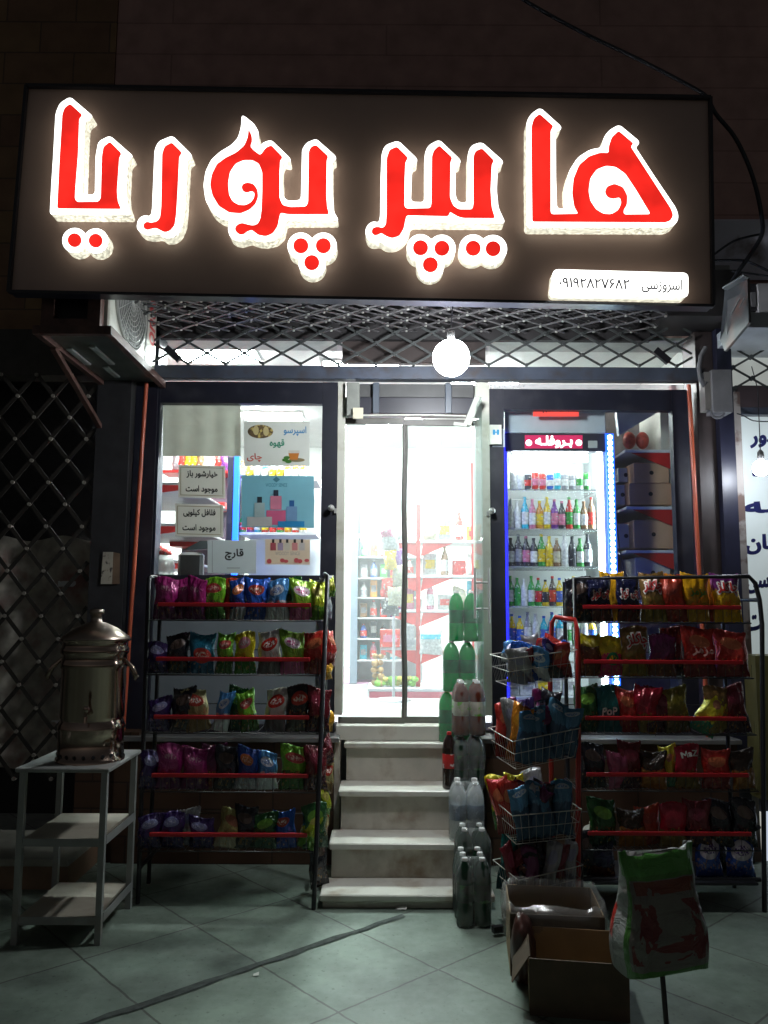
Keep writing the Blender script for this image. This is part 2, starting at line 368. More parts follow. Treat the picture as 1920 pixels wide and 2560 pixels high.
def emis(name, col, s, base=(.8, .8, .8), ribs=0, lo=.45, hi=1.5):
    m = mat(name, base, .35, var=.02, emit=col, es=s)
    if ribs and not m.get('r'):
        nt = m.node_tree; b = nt.nodes['Principled BSDF']; g = N(nt, 'ShaderNodeNewGeometry')
        n = N(nt, 'ShaderNodeTexNoise', Scale=ribs, Detail=2.0); nt.links.new(g.outputs['Position'], n.inputs['Vector'])
        r = N(nt, 'ShaderNodeMapRange'); r.inputs['From Min'].default_value = .35; r.inputs['From Max'].default_value = .65
        r.inputs['To Min'].default_value = s * lo; r.inputs['To Max'].default_value = s * hi
        nt.links.new(n.outputs['Fac'], r.inputs['Value']); nt.links.new(r.outputs[0], b.inputs['Emission Strength']); m['r'] = 1
    return m
M_LWHITE = emis('letter_white', (1, 1, .93), 3.0)
M_LSIDE = emis('letter_side', (1, .97, .76), .8, ribs=60)
M_LRED = emis('letter_red', (1, .024, .016), 1.0, base=(.7, .03, .02), ribs=5, lo=.78, hi=1.3)
def soft(pts, rad=4, it=2):
    for _ in range(it):
        o = []; n = len(pts)
        for i in range(n):
            p = np.array(pts[i], float); a = np.array(pts[i - 1], float); c = np.array(pts[(i + 1) % n], float)
            la = np.linalg.norm(a - p); lc = np.linalg.norm(c - p)
            o += [tuple(p + (a - p) * min(.25, rad / max(la, 1e-6))), tuple(p + (c - p) * min(.25, rad / max(lc, 1e-6)))]
        pts = o; rad /= 2
    return pts
cA = lambda p: (p[0] / 1.728, 200 + p[1] / 1.728)
cB = lambda p: (900 + p[0] / 1.6265, 200 + p[1] / 1.6265)
def letter(white, red, conv, rad=9, counters=()):
    wp = [at(*conv(p), FY) for p in soft(white, rad)]
    b = MB(); n = len(wp); b.add(wp, [tuple(range(n))]); face = b
    root = face.build('letter', M_LWHITE, sign)
    s = MB(); off = Vector((0, SY - FY, 0))
    s.add(wp + [q + off for q in wp], [(i, (i + 1) % n, n + (i + 1) % n, n + i) for i in range(n)]); s.build('side', M_LSIDE, root)
    for rp in red:
        q = [at(*conv(p), FY - .0015) for p in soft(rp, 5)]
        MB().prism(q, (0, -.0045, 0)).build('red_inlay', M_LRED, root)
    for cp in counters:
        q = [at(*conv(p), FY - .006) for p in soft(cp, 5)]
        MB().prism(q, (0, -.002, 0)).build('counter', M_LWHITE, root)
    return root
letter([(215, 582), (222, 450), (230, 330), (240, 145), (258, 100), (303, 72), (392, 148), (400, 158), (368, 180), (362, 300), (355, 495), (410, 495), (413, 330), (425, 265), (475, 240), (568, 322), (574, 332), (552, 348), (545, 480), (549, 530), (568, 583)],
       [[(248, 556), (258, 350), (270, 150), (280, 122), (304, 104), (357, 152), (343, 168), (338, 320), (327, 460), (324, 512), (334, 528), (426, 527), (436, 512), (441, 330), (448, 290), (476, 268), (526, 318), (516, 336), (506, 480), (510, 525), (524, 558)]], cA)
letter([(590, 630), (598, 598), (625, 583), (650, 590), (657, 560), (668, 300), (685, 265), (745, 240), (826, 320), (830, 335), (810, 347), (800, 540), (793, 615), (772, 662), (742, 683), (706, 682), (690, 664), (652, 672), (615, 664), (595, 648)],
       [[(637, 649), (624, 643), (619, 631), (625, 618), (638, 613), (652, 618), (680, 612), (692, 595), (697, 550), (701, 320), (712, 288), (743, 271), (787, 315), (775, 332), (768, 480), (762, 580), (755, 628), (735, 652), (712, 659), (693, 650), (676, 640), (655, 643)]], cA)
letter([(1045, 150), (1041, 205), (1028, 250), (1000, 280), (950, 310), (912, 345), (888, 395), (879, 455), (888, 520), (920, 575), (960, 602), (992, 608), (984, 640), (992, 675), (1012, 692), (1040, 698), (1080, 684), (1110, 697), (1150, 701), (1195, 690), (1225, 660), (1236, 608), (1464, 607), (1442, 568), (1437, 480), (1437, 352), (1452, 343), (1450, 328), (1366, 254), (1325, 270), (1305, 300), (1303, 400), (1300, 512), (1285, 521), (1240, 521), (1222, 500), (1218, 380), (1224, 352), (1256, 355), (1254, 338), (1172, 259), (1140, 268), (1118, 288), (1096, 290), (1115, 262), (1118, 225), (1098, 190), (1068, 165)],
       [[(1074, 213), (1088, 240), (1090, 265), (1082, 288), (1096, 305), (1125, 326), (1148, 295), (1172, 283), (1222, 335), (1211, 348), (1208, 400), (1208, 510), (1222, 542), (1255, 550), (1322, 548), (1331, 530), (1334, 310), (1344, 290), (1366, 282), (1419, 332), (1412, 346), (1410, 500), (1414, 550), (1422, 581), (1245, 581), (1212, 574), (1206, 600), (1200, 632), (1180, 662), (1150, 676), (1115, 670), (1088, 648), (1066, 656), (1054, 668), (1035, 669), (1018, 655), (1015, 640), (1025, 626), (1045, 618), (1070, 625), (1095, 630), (1114, 622), (1125, 600), (1130, 560), (1133, 480), (1133, 400), (1118, 362), (1090, 347), (1052, 347), (1018, 362), (994, 398), (986, 445), (990, 495), (1005, 525), (1030, 540), (1060, 542), (1084, 530), (1098, 510), (1100, 488), (1086, 480), (1068, 488), (1050, 482), (1043, 465), (1050, 450), (1070, 444), (1096, 450), (1113, 475), (1116, 505), (1105, 535), (1080, 560), (1040, 577), (990, 573), (945, 545), (918, 500), (908, 455), (915, 410), (937, 365), (975, 337), (1020, 315), (1055, 285), (1070, 250)]], cA, rad=7)
letter([(20, 612), (33, 586), (55, 574), (76, 580), (82, 555), (84, 400), (88, 300), (102, 265), (155, 246), (233, 320), (231, 336), (213, 345), (210, 400), (207, 495), (262, 497), (263, 300), (277, 266), (322, 242), (409, 325), (407, 340), (389, 348), (388, 470), (400, 498), (437, 498), (438, 300), (452, 266), (495, 252), (581, 328), (580, 342), (560, 350), (556, 450), (563, 520), (592, 582), (208, 580), (202, 610), (190, 642), (160, 668), (130, 676), (100, 671), (83, 656), (50, 662), (28, 646)],
       [[(108, 540), (108, 320), (120, 285), (150, 272), (196, 318), (185, 335), (182, 400), (181, 515), (190, 524), (285, 522), (290, 505), (292, 310), (300, 288), (322, 267), (376, 318), (368, 335), (366, 480), (380, 513), (402, 527), (456, 527), (461, 505), (461, 310), (470, 290), (496, 279), (545, 329), (536, 345), (531, 450), (536, 520), (549, 563), (420, 562), (398, 556), (374, 542), (366, 537), (360, 555), (190, 551), (184, 575), (178, 605), (160, 635), (130, 644), (105, 635), (86, 622), (75, 630), (57, 633), (46, 620), (51, 603), (70, 597), (94, 603), (105, 588)]], cB)
letter([(678, 599), (676, 400), (677, 170), (695, 138), (733, 112), (820, 190), (814, 204), (796, 209), (797, 400), (801, 524), (850, 522), (838, 490), (835, 430), (850, 370), (885, 315), (935, 283), (984, 274), (990, 235), (1012, 205), (1054, 181), (1137, 250), (1130, 266), (1118, 270), (1200, 395), (1286, 522), (1296, 556), (1286, 584), (1255, 601)],
       [[(700, 577), (697, 300), (697, 190), (706, 158), (730, 139), (787, 190), (775, 206), (775, 540), (782, 547), (887, 545), (870, 515), (862, 460), (868, 400), (890, 347), (930, 312), (975, 297), (1010, 298), (1011, 270), (1022, 235), (1051, 208), (1112, 260), (1100, 272), (1180, 395), (1264, 525), (1273, 552), (1262, 573), (1240, 580)]], cB,
       counters=[[(1180, 545), (1074, 546), (1072, 530), (1086, 508), (1088, 470), (1070, 435), (1035, 421), (1005, 432), (994, 455), (1005, 478), (1030, 485), (1056, 478), (1062, 500), (1050, 528), (1022, 545), (990, 543), (960, 525), (937, 490), (930, 450), (937, 400), (962, 365), (1000, 350), (1040, 355), (1078, 382), (1120, 445)]])
def union_outline(cs, r, n=72):
    cx = sum(c[0] for c in cs) / len(cs); cy = sum(c[1] for c in cs) / len(cs); out = []
    for k in range(n):
        w = 2 * math.pi * k / n; dx, dy = math.cos(w), math.sin(w); best = 5
        for c in cs:
            ex, ey = cx - c[0], cy - c[1]; bb = ex * dx + ey * dy; d = bb * bb - (ex * ex + ey * ey - r * r)
            if d > 0: best = max(best, -bb + math.sqrt(d))
        out.append((cx + dx * best, cy + dy * best))
    return out
def dots(cs, rw, rr, conv):
    root = letter(union_outline(cs, rw), [[(c[0] + rr * math.cos(t * math.pi / 10), c[1] + rr * math.sin(t * math.pi / 10)) for t in range(20)] for c in cs], conv, rad=1)
    root.name = 'letter_dots'
dots([(323, 693), (414, 695)], 54, 30, cA)
dots([(1300, 717), (1397, 717), (1347, 790)], 58, 33, cA)
dots([(246, 683), (333, 685), (286, 752)], 56, 31, cB)
dots([(460, 685), (541, 687)], 57, 31, cB)
# telephone plate
pl = soft([(785, 769), (1335, 784), (1335, 884), (775, 872)], 12, 3)
plate = letter(pl, [], cB, rad=1); plate.name = 'phone_plate'
M_PTXT = mat('faint_print', (.2, .2, .22), .5, emit=(.06, .06, .07), es=1)
ptext('۰۹۱۹۲۸۲۷۶۸۲', 'phone_number', M_PTXT, plate, 1397, 693, 1574, 719, FY - .003, bold=.025, tilt=5)
ptext('اسروزسی :', 'phone_caption', M_PTXT, plate, 1592, 696, 1706, 731, FY - .003, bold=.025, tilt=3)
# ------------------------------------------------------------------ shop front
GY = 5.3                       # glass plane
M_NAVY = mat('navy_frame', (.006, .007, .016), .5, var=.2, dirt=((.03, .03, .04), 6, .5, .8))
M_STEEL = mat('grey_steel', (.05, .06, .085), .45, var=.3, scale=5, bump=.05, dirt=((.05, .04, .04), 9, .5, .75))
M_MARB = mat('marble', (.62, .60, .54), .28, var=.10, scale=5, dirt=((.40, .33, .26), 7, .52, .75))
M_MARBR = mat('marble_riser', (.50, .47, .41), .35, var=.22, scale=4, dirt=((.20, .13, .08), 5, .5, .72))
M_ORANGE = mat('orange_paint', (.42, .085, .04), .35, var=.15)
M_BLACKM = mat('black_metal', (.010, .010, .013), .4, var=.3)
M_PLASTER = mat('dark_plaster', (.018, .016, .017), .7, var=.35, scale=5)
M_GLASS = glass_mat('window_glass', (.93, .97, .96), 1.0)
M_GLASSE = glass_mat('door_glass', (.90, .96, .94), .7, veil=.055)

LX0, LX1 = at(395, 900, GY).x, at(845, 1000, GY).x        # left window bay
RX0, RX1 = at(1222, 1000, GY).x, at(1712, 940, GY).x      # right window bay
ZL0, ZL1 = 3.075, 3.165                                    # lintel
PZ_TOP = .76
# plinth below the windows: two masonry blocks left and right of the steps
pw = thing('plinth_wall', (-1.2, 5.1, 0), 'low brown stone plinth under the left window, behind the left snack rack', 'wall')
MB().box(-1.66, -.30, 5.10, 5.45, 0, PZ_TOP - .03).build('stone_face', M_STONE, pw)
MB().bbox(-1.68, -.27, 5.07, 5.29, PZ_TOP - .03, PZ_TOP).build('ledge', mat('ledge_marble', (.13, .13, .125), .35, var=.15), pw)
MB().box(-.299, -.265, 5.098, 5.30, 0, PZ_TOP - .032).build('marble_cheek', M_MARBR, pw)
pw = thing('plinth_wall', (1.4, 5.1, 0), 'low brown stone plinth under the right window, behind the right snack rack', 'wall')
MB().box(.64, 2.2, 5.10, 5.45, 0, PZ_TOP - .03).build('stone_face', M_STONE, pw)
MB().bbox(.61, 2.22, 5.07, 5.29, PZ_TOP - .03, PZ_TOP).build('ledge', MATS['ledge_marble'], pw)

# steps
st = thing('entrance_stairs', (.13, 4.4, 0), 'worn cream marble steps rising to the lit shop door', 'stairs')
steps = []      # front Y, top z, x0, x1, back Y
for (py, Y, xl, xr) in ((2238, 4.38, 799, 1238), (2109, 4.62, 822, 1222), (1977, 4.87, 846, 1205), (1857, 5.12, 860, 1190)):
    steps.append((Y, at(960, py, Y).z, at(xl, py, Y).x, at(xr, py, Y).x))
for i, (Y, z, x0, x1) in enumerate(steps):
    Yb = steps[i + 1][0] + .03 if i < 3 else 5.24
    MB().bbox(x0, x1, Y, Yb, z - .035, z, .006).build('tread', M_MARB, st)
    MB().box(x0 + .015, x1 - .015, Y + .028, Yb + .002, 0 if i == 0 else steps[i - 1][1] + .0005, z - .0352).build('riser', M_MARBR, st)
    if i: MB().box(x0 + .016, x1 - .016, Y + .04, Yb, 0, steps[i - 1][1] - .036).build('core', M_MARBR, st)
z4 = steps[3][1]; zt = at(960, 1812, 5.24).z
MB().bbox(-.30, .64, 5.20, 5.42, z4 + .001, zt, .004).build('threshold', M_MARB, st)
FLZ = zt - .01                 # shop floor height

# posts and beams of the shop front
sf = thing('storefront', (.2, GY, PZ_TOP), 'dark steel frame of the shop front with lintel beam and pillars', 'shop front')
b = MB(); b.bbox(LX0 - .05, 2.12, GY - .10, GY - .02, ZL0, ZL1); b.build('lintel_beam', M_STEEL, sf)
MB().box(at(250, 1200, GY).x, at(335, 1200, GY).x - .005, GY - .12, GY + .15, 0, 3.42).build('left_pillar', mat('pillar_left', (.025, .025, .028), .5, var=.3), sf)
MB().box(at(337, 1200, GY).x, LX0 + .02, GY - .05, GY + .15, PZ_TOP, 3.42).build('left_jamb', M_NAVY, sf)
MB().box(RX1 + .045, at(1778, 1100, GY).x, GY - .08, GY + .15, 0, 3.42).build('right_jamb', mat('brown_dark', (.035, .026, .026), .5, var=.3), sf)
MB().box(at(1779, 1100, GY).x, at(1815, 1100, GY).x, GY - .14, GY + .14, 0, 3.42).build('right_pillar', mat('navy_pillar', (.014, .015, .033), .4, var=.2), sf)
M_PEEL = mat('peeling_plaster', (.34, .31, .29), .8, var=.15, dirt=((.15, .10, .085), 5, .5, .56))
MB().box(at(1816, 1100, GY).x, at(1838, 1100, GY).x, GY - .10, GY + .14, 0, 3.0).build('plaster_pillar', M_PEEL, sf)
# pale jambs either side of the door
M_JAMB = mat('pale_jamb', (.50, .50, .44), .4, var=.12, scale=4, dirt=((.3, .28, .2), 8, .55, .8))
MB().box(LX1 + .003, at(860, 1400, GY).x, GY - .04, GY + .14, z4 + .15, ZL0 - .003).build('door_jamb', M_JAMB, sf)
MB().box(at(1190, 1400, GY).x, RX0 - .003, GY - .04, GY + .14, z4 + .15, ZL0 - .003).build('door_jamb', M_JAMB, sf)
# orange round guide poles
for xt, yt, xb, yb, lb in ((366, 957, 330, 1560, 'thin orange pole left of the left window'), (1722, 962, 1750, 1500, 'thin orange pole right of the fridge window')):
    a, c = at(xt, yt, GY - .12), at(xb, yb, GY - .12); c.x += (c.x - a.x) * 1.0; c.z = PZ_TOP
    MB().tube([a, c], .014, 10).build('guide_pole', M_ORANGE, origin=c, label=lb, cat='pole')

# window frames
def window(name, x0, x1, gx0, gx1, zt, zb, zg, label, low=True):
    t = thing(name, ((x0 + x1) / 2, GY, PZ_TOP), label, 'window')
    y0, y1 = GY - .035, GY + .035
    MB().box(x0, gx0, y0, y1, PZ_TOP, zt).build('frame_stile', M_NAVY, t)
    MB().box(gx1, x1, y0, y1, PZ_TOP, zt).build('frame_stile', M_NAVY, t)
    MB().box(gx0 + .0005, gx1 - .0005, y0 + .001, y1 - .001, zg, zt - .001).build('frame_head', M_NAVY, t)
    MB().box(gx0 + .0005, gx1 - .0005, y0 + .001, y1 - .001, PZ_TOP + .001, PZ_TOP + .05).build('frame_sill', M_NAVY, t)
    if low: MB().box(gx0 + .0005, gx1 - .0005, y0 + .001, y1 - .001, zb - .05, zb).build('middle_rail', M_NAVY, t)
    MB().box(gx0 - .01, gx1 + .01, GY - .003, GY + .003, zb if low else PZ_TOP + .05, zg + .01).build('pane', M_GLASS, t)
    if low: MB().box(gx0 - .01, gx1 + .01, GY - .003, GY + .003, PZ_TOP + .04, zb - .04).build('pane', mat('milky_pane', (.17, .20, .22), .25, var=.15, scale=3, alpha=.97), t)
    return t
GLX0, GLX1 = at(396, 1230, GY).x, at(804, 1230, GY).x
GRX0, GRX1 = at(1260, 1230, GY).x, at(1683, 1230, GY).x
wl = window('shop_window', LX0 + .021, LX1, GLX0, GLX1, 3.07, at(600, 1438, GY).z, at(600, 1011, GY).z, 'left shop window in a dark navy frame, covered with notices and posters')
wr = window('shop_window', RX0, RX1, GRX0, GRX1, 3.03, at(600, 1838, GY).z, at(1460, 1028, GY).z, 'right shop window in a dark navy frame with the drinks fridge behind it', low=False)
for t, px, py, sd in ((wl, 829, 1272, 1), (wr, 1228, 1279, -1)):
    c = at(px, py, GY - .035); k = MB(); k.lathe([(.014, 0), (.014, .012), (.007, .014), (.007, .03), (.017, .034), (.022, .045), (.019, .058), (.006, .064)], c, 14, (0, -1, 0))
    k.build('knob', mat('chrome', (.6, .6, .58), .28, metal=.6, var=.05), t)
    MB().box(c.x + sd * .018, c.x + sd * .034, c.y - .02, c.y, c.z - .03, c.z + .0).build('strike_plate', MATS['chrome'], t)
# strip of glass under the lintel, right
MB().box(RX0 + .01, RX1 - .005, GY - .003, GY + .003, 3.035, 3.073).build('top_strip', mat('strip_glass', (.5, .5, .52), .3, alpha=.4), wr)
# transoms behind the lattice
for x0, x1, lb in ((LX0 + .03, LX1 - .01, 'pale transom pane above the left window, behind steel lattice'), (RX0 + .01, RX1 - .01, 'pale transom pane above the right window, behind steel lattice')):
    MB().box(x0, x1, GY, GY + .006, ZL1 + .002, 3.42).build('transom_pane', M_GLASS, label=lb, cat='window')
# brown boards and grey infill above the door
tb = thing('door_head_box', (.2, GY, 2.85), 'grey roller housing with upright brackets above the glass doors', 'housing')
dx0, dx1 = at(862, 1000, GY).x, at(1186, 1000, GY).x
MB().bbox(dx0, dx1, GY - .02, GY + .12, at(1000, 1036, GY).z, at(1000, 995, GY).z).build('dark_housing', mat('housing_dark', (.016, .016, .026), .4, var=.2), tb)
MB().bbox(dx0 + .07, dx1 - .002, GY, GY + .10, at(1000, 994, GY).z, ZL0 - .006).build('back_panel', mat('housing_grey', (.06, .06, .06), .5, var=.2), tb)
for px in (940, 1120):
    x = at(px, 1000, GY).x; MB().bbox(x - .022, x + .022, GY - .045, GY - .021, at(1000, 1036, GY).z, ZL0 - .008).build('bracket', mat('bracket_grey', (.07, .085, .11), .4, var=.1), tb)
MB().tube([at(862, 1040, GY - .04), at(940, 1038, GY - .05), at(1060, 1037, GY - .05), at(1165, 1040, GY - .05)], .006, 6).build('bright_rod', mat('pale_rod', (.6, .6, .55), .3), tb)
MB().bbox(at(868, 990, GY).x, at(900, 990, GY).x, GY - .09, GY - .03, at(1, 1042, GY).z, at(1, 960, GY).z).build('switch_box', mat('switch_box', (.2, .21, .19), .5, var=.2), tb)
MB().box(at(884, 1030, GY).x, at(909, 1030, GY).x, GY - .115, GY - .095, at(1, 1051, GY).z, at(1, 1025, GY).z).build('sensor', mat('cream_plastic', (.6, .56, .42), .4), tb)
a = thing('door_closer_arm', at(1190, 1040, GY - .1), 'angled grey steel arm at the top right of the door', 'bracket')
MB().bar(at(1168, 1062, GY - .12), at(1197, 992, GY - .2), .05, .012, up=(0, 1, 0)).build('arm_plate', mat('arm_grey', (.4, .42, .38), .4), a)
MB().bar(at(1136, 1060, GY - .09), at(1170, 1064, GY - .12), .04, .02).build('arm_bar', MATS['arm_grey'], a)

# glass doors
M_GASKET = mat('door_gasket', (.10, .095, .085), .5, var=.2)
dz0, dz1 = at(1, 1796, GY).z, at(1, 1051, GY).z
xs = [at(850, 1400, GY).x, at(1012, 1400, GY).x, at(1189, 1400, GY).x]
for i, lb in enumerate(('left sliding glass door leaf with a dark rubber edge', 'right sliding glass door leaf partly behind the stacked bottles')):
    d = thing('glass_door', ((xs[i] + xs[i + 1]) / 2, GY, dz0), lb, 'door'); yy = GY + .01 + i * .03
    MB().box(xs[i], xs[i + 1], yy - .004, yy + .004, dz0, dz1).build('pane', M_GLASSE, d)
    g = MB(); g.box(xs[i], xs[i + 1], yy - .012, yy + .012, dz0 - .025, dz0 + .02); g.build('bottom_rail', M_GASKET, d)
    MB().box(xs[i], xs[i + 1], yy - .012, yy + .012, dz1 - .012, dz1 + .03).build('top_rail', M_GASKET, d)
    pts = [Vector((xs[1] + (.004 * math.sin(k * 1.1)) + (i * .012 - .008), yy - .008, dz0 + .021 + (dz1 - dz0 - .034) * k / 14)) for k in range(15)]
    MB().tube(pts, .013, 6).build('rubber_edge', M_GASKET, d)
# outer door leaf folded open, seen edge on, with back to back bar handles
od = thing('open_glass_door', (.62, 4.95, PZ_TOP + .02), 'frameless glass door leaf folded open towards the street with long steel bar handles', 'door')
xo = at(1200, 1500, 5.0).x
MB().box(xo - .004, xo + .004, 4.86, 5.24, PZ_TOP + .1, at(1, 1010, 5.1).z).build('pane', M_GLASSE, od)
for sd in (-1, 1):
    h = MB(); zz0, zz1 = at(1, 1552 if sd > 0 else 1540, 4.9).z, at(1, 1413, 4.9).z; x = xo + sd * .042
    h.tube([(x, 4.9, zz0), (x, 4.9, zz1)], .008, 10); h.build('bar_handle', MATS['chrome'], od)
    for zz in (zz1 - .09, zz1 - .25): MB().tube([(xo + sd * .005, 4.9, zz), (x, 4.9, zz)], .007, 8).build('handle_stud', MATS['chrome'], od)

# white reader box with a blue mark on the right window frame
rb = thing('card_box', at(1240, 1100, GY - .04), 'small white plastic box with a blue mark on the right window frame', 'box')
b = MB(); pbox(b, 1224, 1062, 1254, 1110, GY - .075, .035); b.build('shell', mat('white_plastic', (.62, .63, .56), .35), rb)
b = MB(); pbox(b, 1231, 1072, 1262, 1117, GY - .038, .03); b.build('base', mat('pale_blue_plastic', (.45, .5, .6), .4), rb)
for dx in (0, 1):
    b = MB(); x = 1232 + dx * 10; b.prism([at(x, 1074, GY - .0755), at(x, 1087, GY - .0755), at(x + 6, 1087, GY - .0755), at(x + 6, 1074, GY - .0755)], (0, -.001, 0)); b.build('blue_mark', mat('blue_mark', (.02, .25, .5), .4), rb)
b = MB(); b.prism([at(1236, 1079, GY - .0757), at(1236, 1082, GY - .0757), at(1244, 1082, GY - .0757), at(1244, 1079, GY - .0757)], (0, -.001, 0)); b.build('blue_mark', MATS['blue_mark'], rb)

# ------------------------------------------------------------------ folded lattice gate
M_LAT = mat('lattice_steel', (.10, .095, .10), .45, metal=.3, var=.35, scale=30)
M_LATD = mat('lattice_dark', (.055, .06, .06), .5, metal=.2, var=.3, scale=30)
M_RIV = mat('rivet', (.55, .55, .52), .3, metal=.6, var=.2)
def lattice(root, o, ex, ey, L, Hh, du, dv, w, t, m, mr=None, rr=.012, jit=0, phase=0.0, nm='lattice_bars'):
    "diamond lattice in the rectangle L x Hh spanned by unit vectors ex, ey"
    o, ex, ey = Vector(o), Vector(ex), Vector(ey); nn = ex.cross(ey).normalized(); b = MB(); s = dv / du
    rs = random.Random(int(L * 100) + int(phase * 50)); k0 = -int(Hh / dv) - 2; k1 = int(L / du) + 2
    for sg in (1, -1):
        for k in range(k0, k1 + (2 + int(Hh / dv) if sg < 0 else 1)):
            u0 = k * du + phase; pts = []
            # line u = u0 + sg * v / s , clip v to keep u within 0..L
            va, vb = 0.0, Hh
            for lim in (0.0, L):
                v = (lim - u0) * s * sg
                if sg > 0:
                    if lim == 0: va = max(va, v)
                    else: vb = min(vb, v)
                else:
                    if lim == 0: vb = min(vb, v)
                    else: va = max(va, v)
            if vb - va < .02: continue
            j = rs.uniform(-jit, jit)
            A = o + ex * (u0 + sg * va / s + j) + ey * va; B = o + ex * (u0 + sg * vb / s + j) + ey * vb
            if Hh > 4 * dv:
                pass
            b.bar(A + nn * (t * .6 * sg), B + nn * (t * .6 * sg), w, t, up=nn)
    if mr:
        r = b; r.cur = 1; n = 0; v = 0.0; i = 0
        while v <= Hh + 1e-6:
            u = phase + (du / 2 if i % 2 else 0) - du * 30
            while u <= L:
                if u >= 0: r.lathe([(rr, -t * 3), (rr, t * 3)], o + ex * u + ey * v, 6, nn)
                u += du
            v += dv / 2; i += 1
    b.build(nm, [m, mr] if mr else m, root)
gate = thing('folding_gate', (0, 4.7, 3.36), 'raised diamond lattice security gate of flat steel bars under the shop sign', 'gate')
gx0, gx1 = at(398, 900, GY).x - .02, at(1712, 900, GY).x
# upright part in front of the transoms
lattice(gate, (gx0, 5.17, ZL1 + .0), (1, 0, 0), (0, 0, 1), gx1 - gx0, .26, .25, .145, .015, .005, M_LATD, M_LATD, .012)
# part folded back overhead, three leaves stacked
for q, (zz, ph) in enumerate(((3.40, 0), (3.455, .09), (3.52, .17))):
    lattice(gate, (gx0 - .05, 4.16, zz), (1, 0, 0), (0, 1, 0), 1.78 - gx0 + .05, 1.05, .25, .20 - q * .02, .019, .004, M_LAT, M_RIV if q < 2 else None, .0085, jit=.006, phase=ph, nm='overhead_bars')
# clutter of flat braces above the lattice
rs = random.Random(9)
for i in range(46):
    x = rs.uniform(gx0, 1.5); y = rs.uniform(4.3, 5.2); a = rs.choice((1, -1)) * rs.uniform(.35, .9); l = rs.uniform(.12, .35)
    MB().bar((x, y, 3.56 + rs.uniform(0, .1)), (x + l * math.cos(a), y + l * math.sin(a), 3.57 + rs.uniform(0, .1)), .022, .006).build('folded_brace', mat('old_steel', (.16, .14, .14), .6, var=.4), gate)
for (px, py, a) in ((432, 885, 1), (1655, 890, 1)):
    c = at(px, py, 5.13); b = MB(); d = Vector((.045, 0, -.04 * a)); b.bar(c - d, c + d, .045, .03, up=(0, 1, 0)); b.build('gate_lock', M_BLACKM, gate)
cp = thing('canopy_ceiling', (0, 4.8, 3.66), 'dark soffit boards above the folded lattice gate', 'soffit')
MB().box(-2.0, 1.80, 4.32, 5.34, 3.68, 3.72).build('boards', M_PLASTER, cp)
MB().box(-1.94, 2.2, 5.352, 5.61, 3.40, 3.419).build('head_soffit', mat('soffit_white', (.45, .45, .42), .6), cp)
MB().box(-1.94, 1.80, 5.25, 5.295, 3.365, 3.679).build('added_dark_board', M_PLASTER, cp)  # dark sheet added to hide the lamp-lit wall behind the lattice
bb = MB(); bb.bbox(at(855, 900, GY).x, at(1215, 900, GY).x, GY + .02, GY + .08, ZL1 + .06, 3.40); bb.build('timber_board', mat('brown_board', (.035, .024, .022), .6, var=.4, scale=6), cp)
# hanging bulb, its round shape enlarged to take in the glare
lp = atz(1128, 896, 3.02); lp = at(1128, 895, 4.22)
lamp = thing('glare_bulb', (lp.x, lp.y, lp.z), 'glowing round white lamp hanging under the sign above the door', 'lamp')
M_LAMP = mat('glare_globe', (.9, .9, .9), .3, var=0, emit=(.93, .97, 1.0), es=260)
MB().sphere(lp, .100, 24, 16).build('globe', M_LAMP, lamp)
MB().lathe([(.02, .105), (.022, .11), (.02, .15), (.008, .16)], lp, 12).build('socket', mat('socket_dark', (.02, .02, .02), .6), lamp)
MB().tube([lp + Vector((0, 0, .175)), lp + Vector((.01, 0, .3)), Vector((lp.x + .02, lp.y, 3.68))], .004, 6).build('cord', M_BLACKM, lamp)

# ------------------------------------------------------------------ air conditioner outdoor unit under the sign, left
ac = thing('air_conditioner', (-1.7, 4.7, 3.03), 'white outdoor air conditioner on a rusty bracket tray under the left end of the sign', 'air conditioner')
ax1 = -1.54; az0 = 3.07; M_ACW = mat('ac_white', (.50, .50, .44), .4, var=.06, dirt=((.28, .25, .2), 5, .55, .8))
M_RUST = mat('rusty_frame', (.085, .042, .034), .6, var=.35, scale=14)
MB().bbox(-1.84, ax1, 4.31, 5.22, az0, az0 + .58, .008).build('casing', M_ACW, ac)
cc = Vector((ax1 + .001, 4.67, az0 + .33))
g = MB()
for k in range(9):
    rr_ = .03 + k * .031
    g.tube([cc + Vector((.012, rr_ * math.cos(t * math.pi / 14), rr_ * math.sin(t * math.pi / 14))) for t in range(29)], .003, 4, cap=False)
for k in range(12):
    t = k * math.pi / 12; g.tube([cc + Vector((.014, -.285 * math.cos(t), -.285 * math.sin(t))), cc + Vector((.014, .285 * math.cos(t), .285 * math.sin(t)))], .002, 4)
g.build('fan_grille', mat('grille_grey', (.42, .42, .40), .4), ac)
MB().lathe([(.30, 0), (.30, .012), (.286, .012), (.286, .002)], cc, 40, (1, 0, 0)).build('fan_ring', mat('ring_dark', (.22, .22, .2), .4), ac)
MB().lathe([(.285, .0), (.285, .003)], cc, 40, (1, 0, 0)).build('fan_opening', mat('fan_dark', (.06, .06, .06), .6), ac)
MB().box(ax1 + .001, ax1 + .004, 4.985, 5.01, az0 + .01, az0 + .57).build('side_seam', mat('seam_dark', (.05, .05, .045), .5), ac)
lettering('oneer', 'red_lettering', mat('red_print', (.5, .03, .03), .4), ac, (ax1 + .0015, 5.185, az0 + .20), (0, 0, .42), (0, -.13, 0), (1, 0, 0), .02)
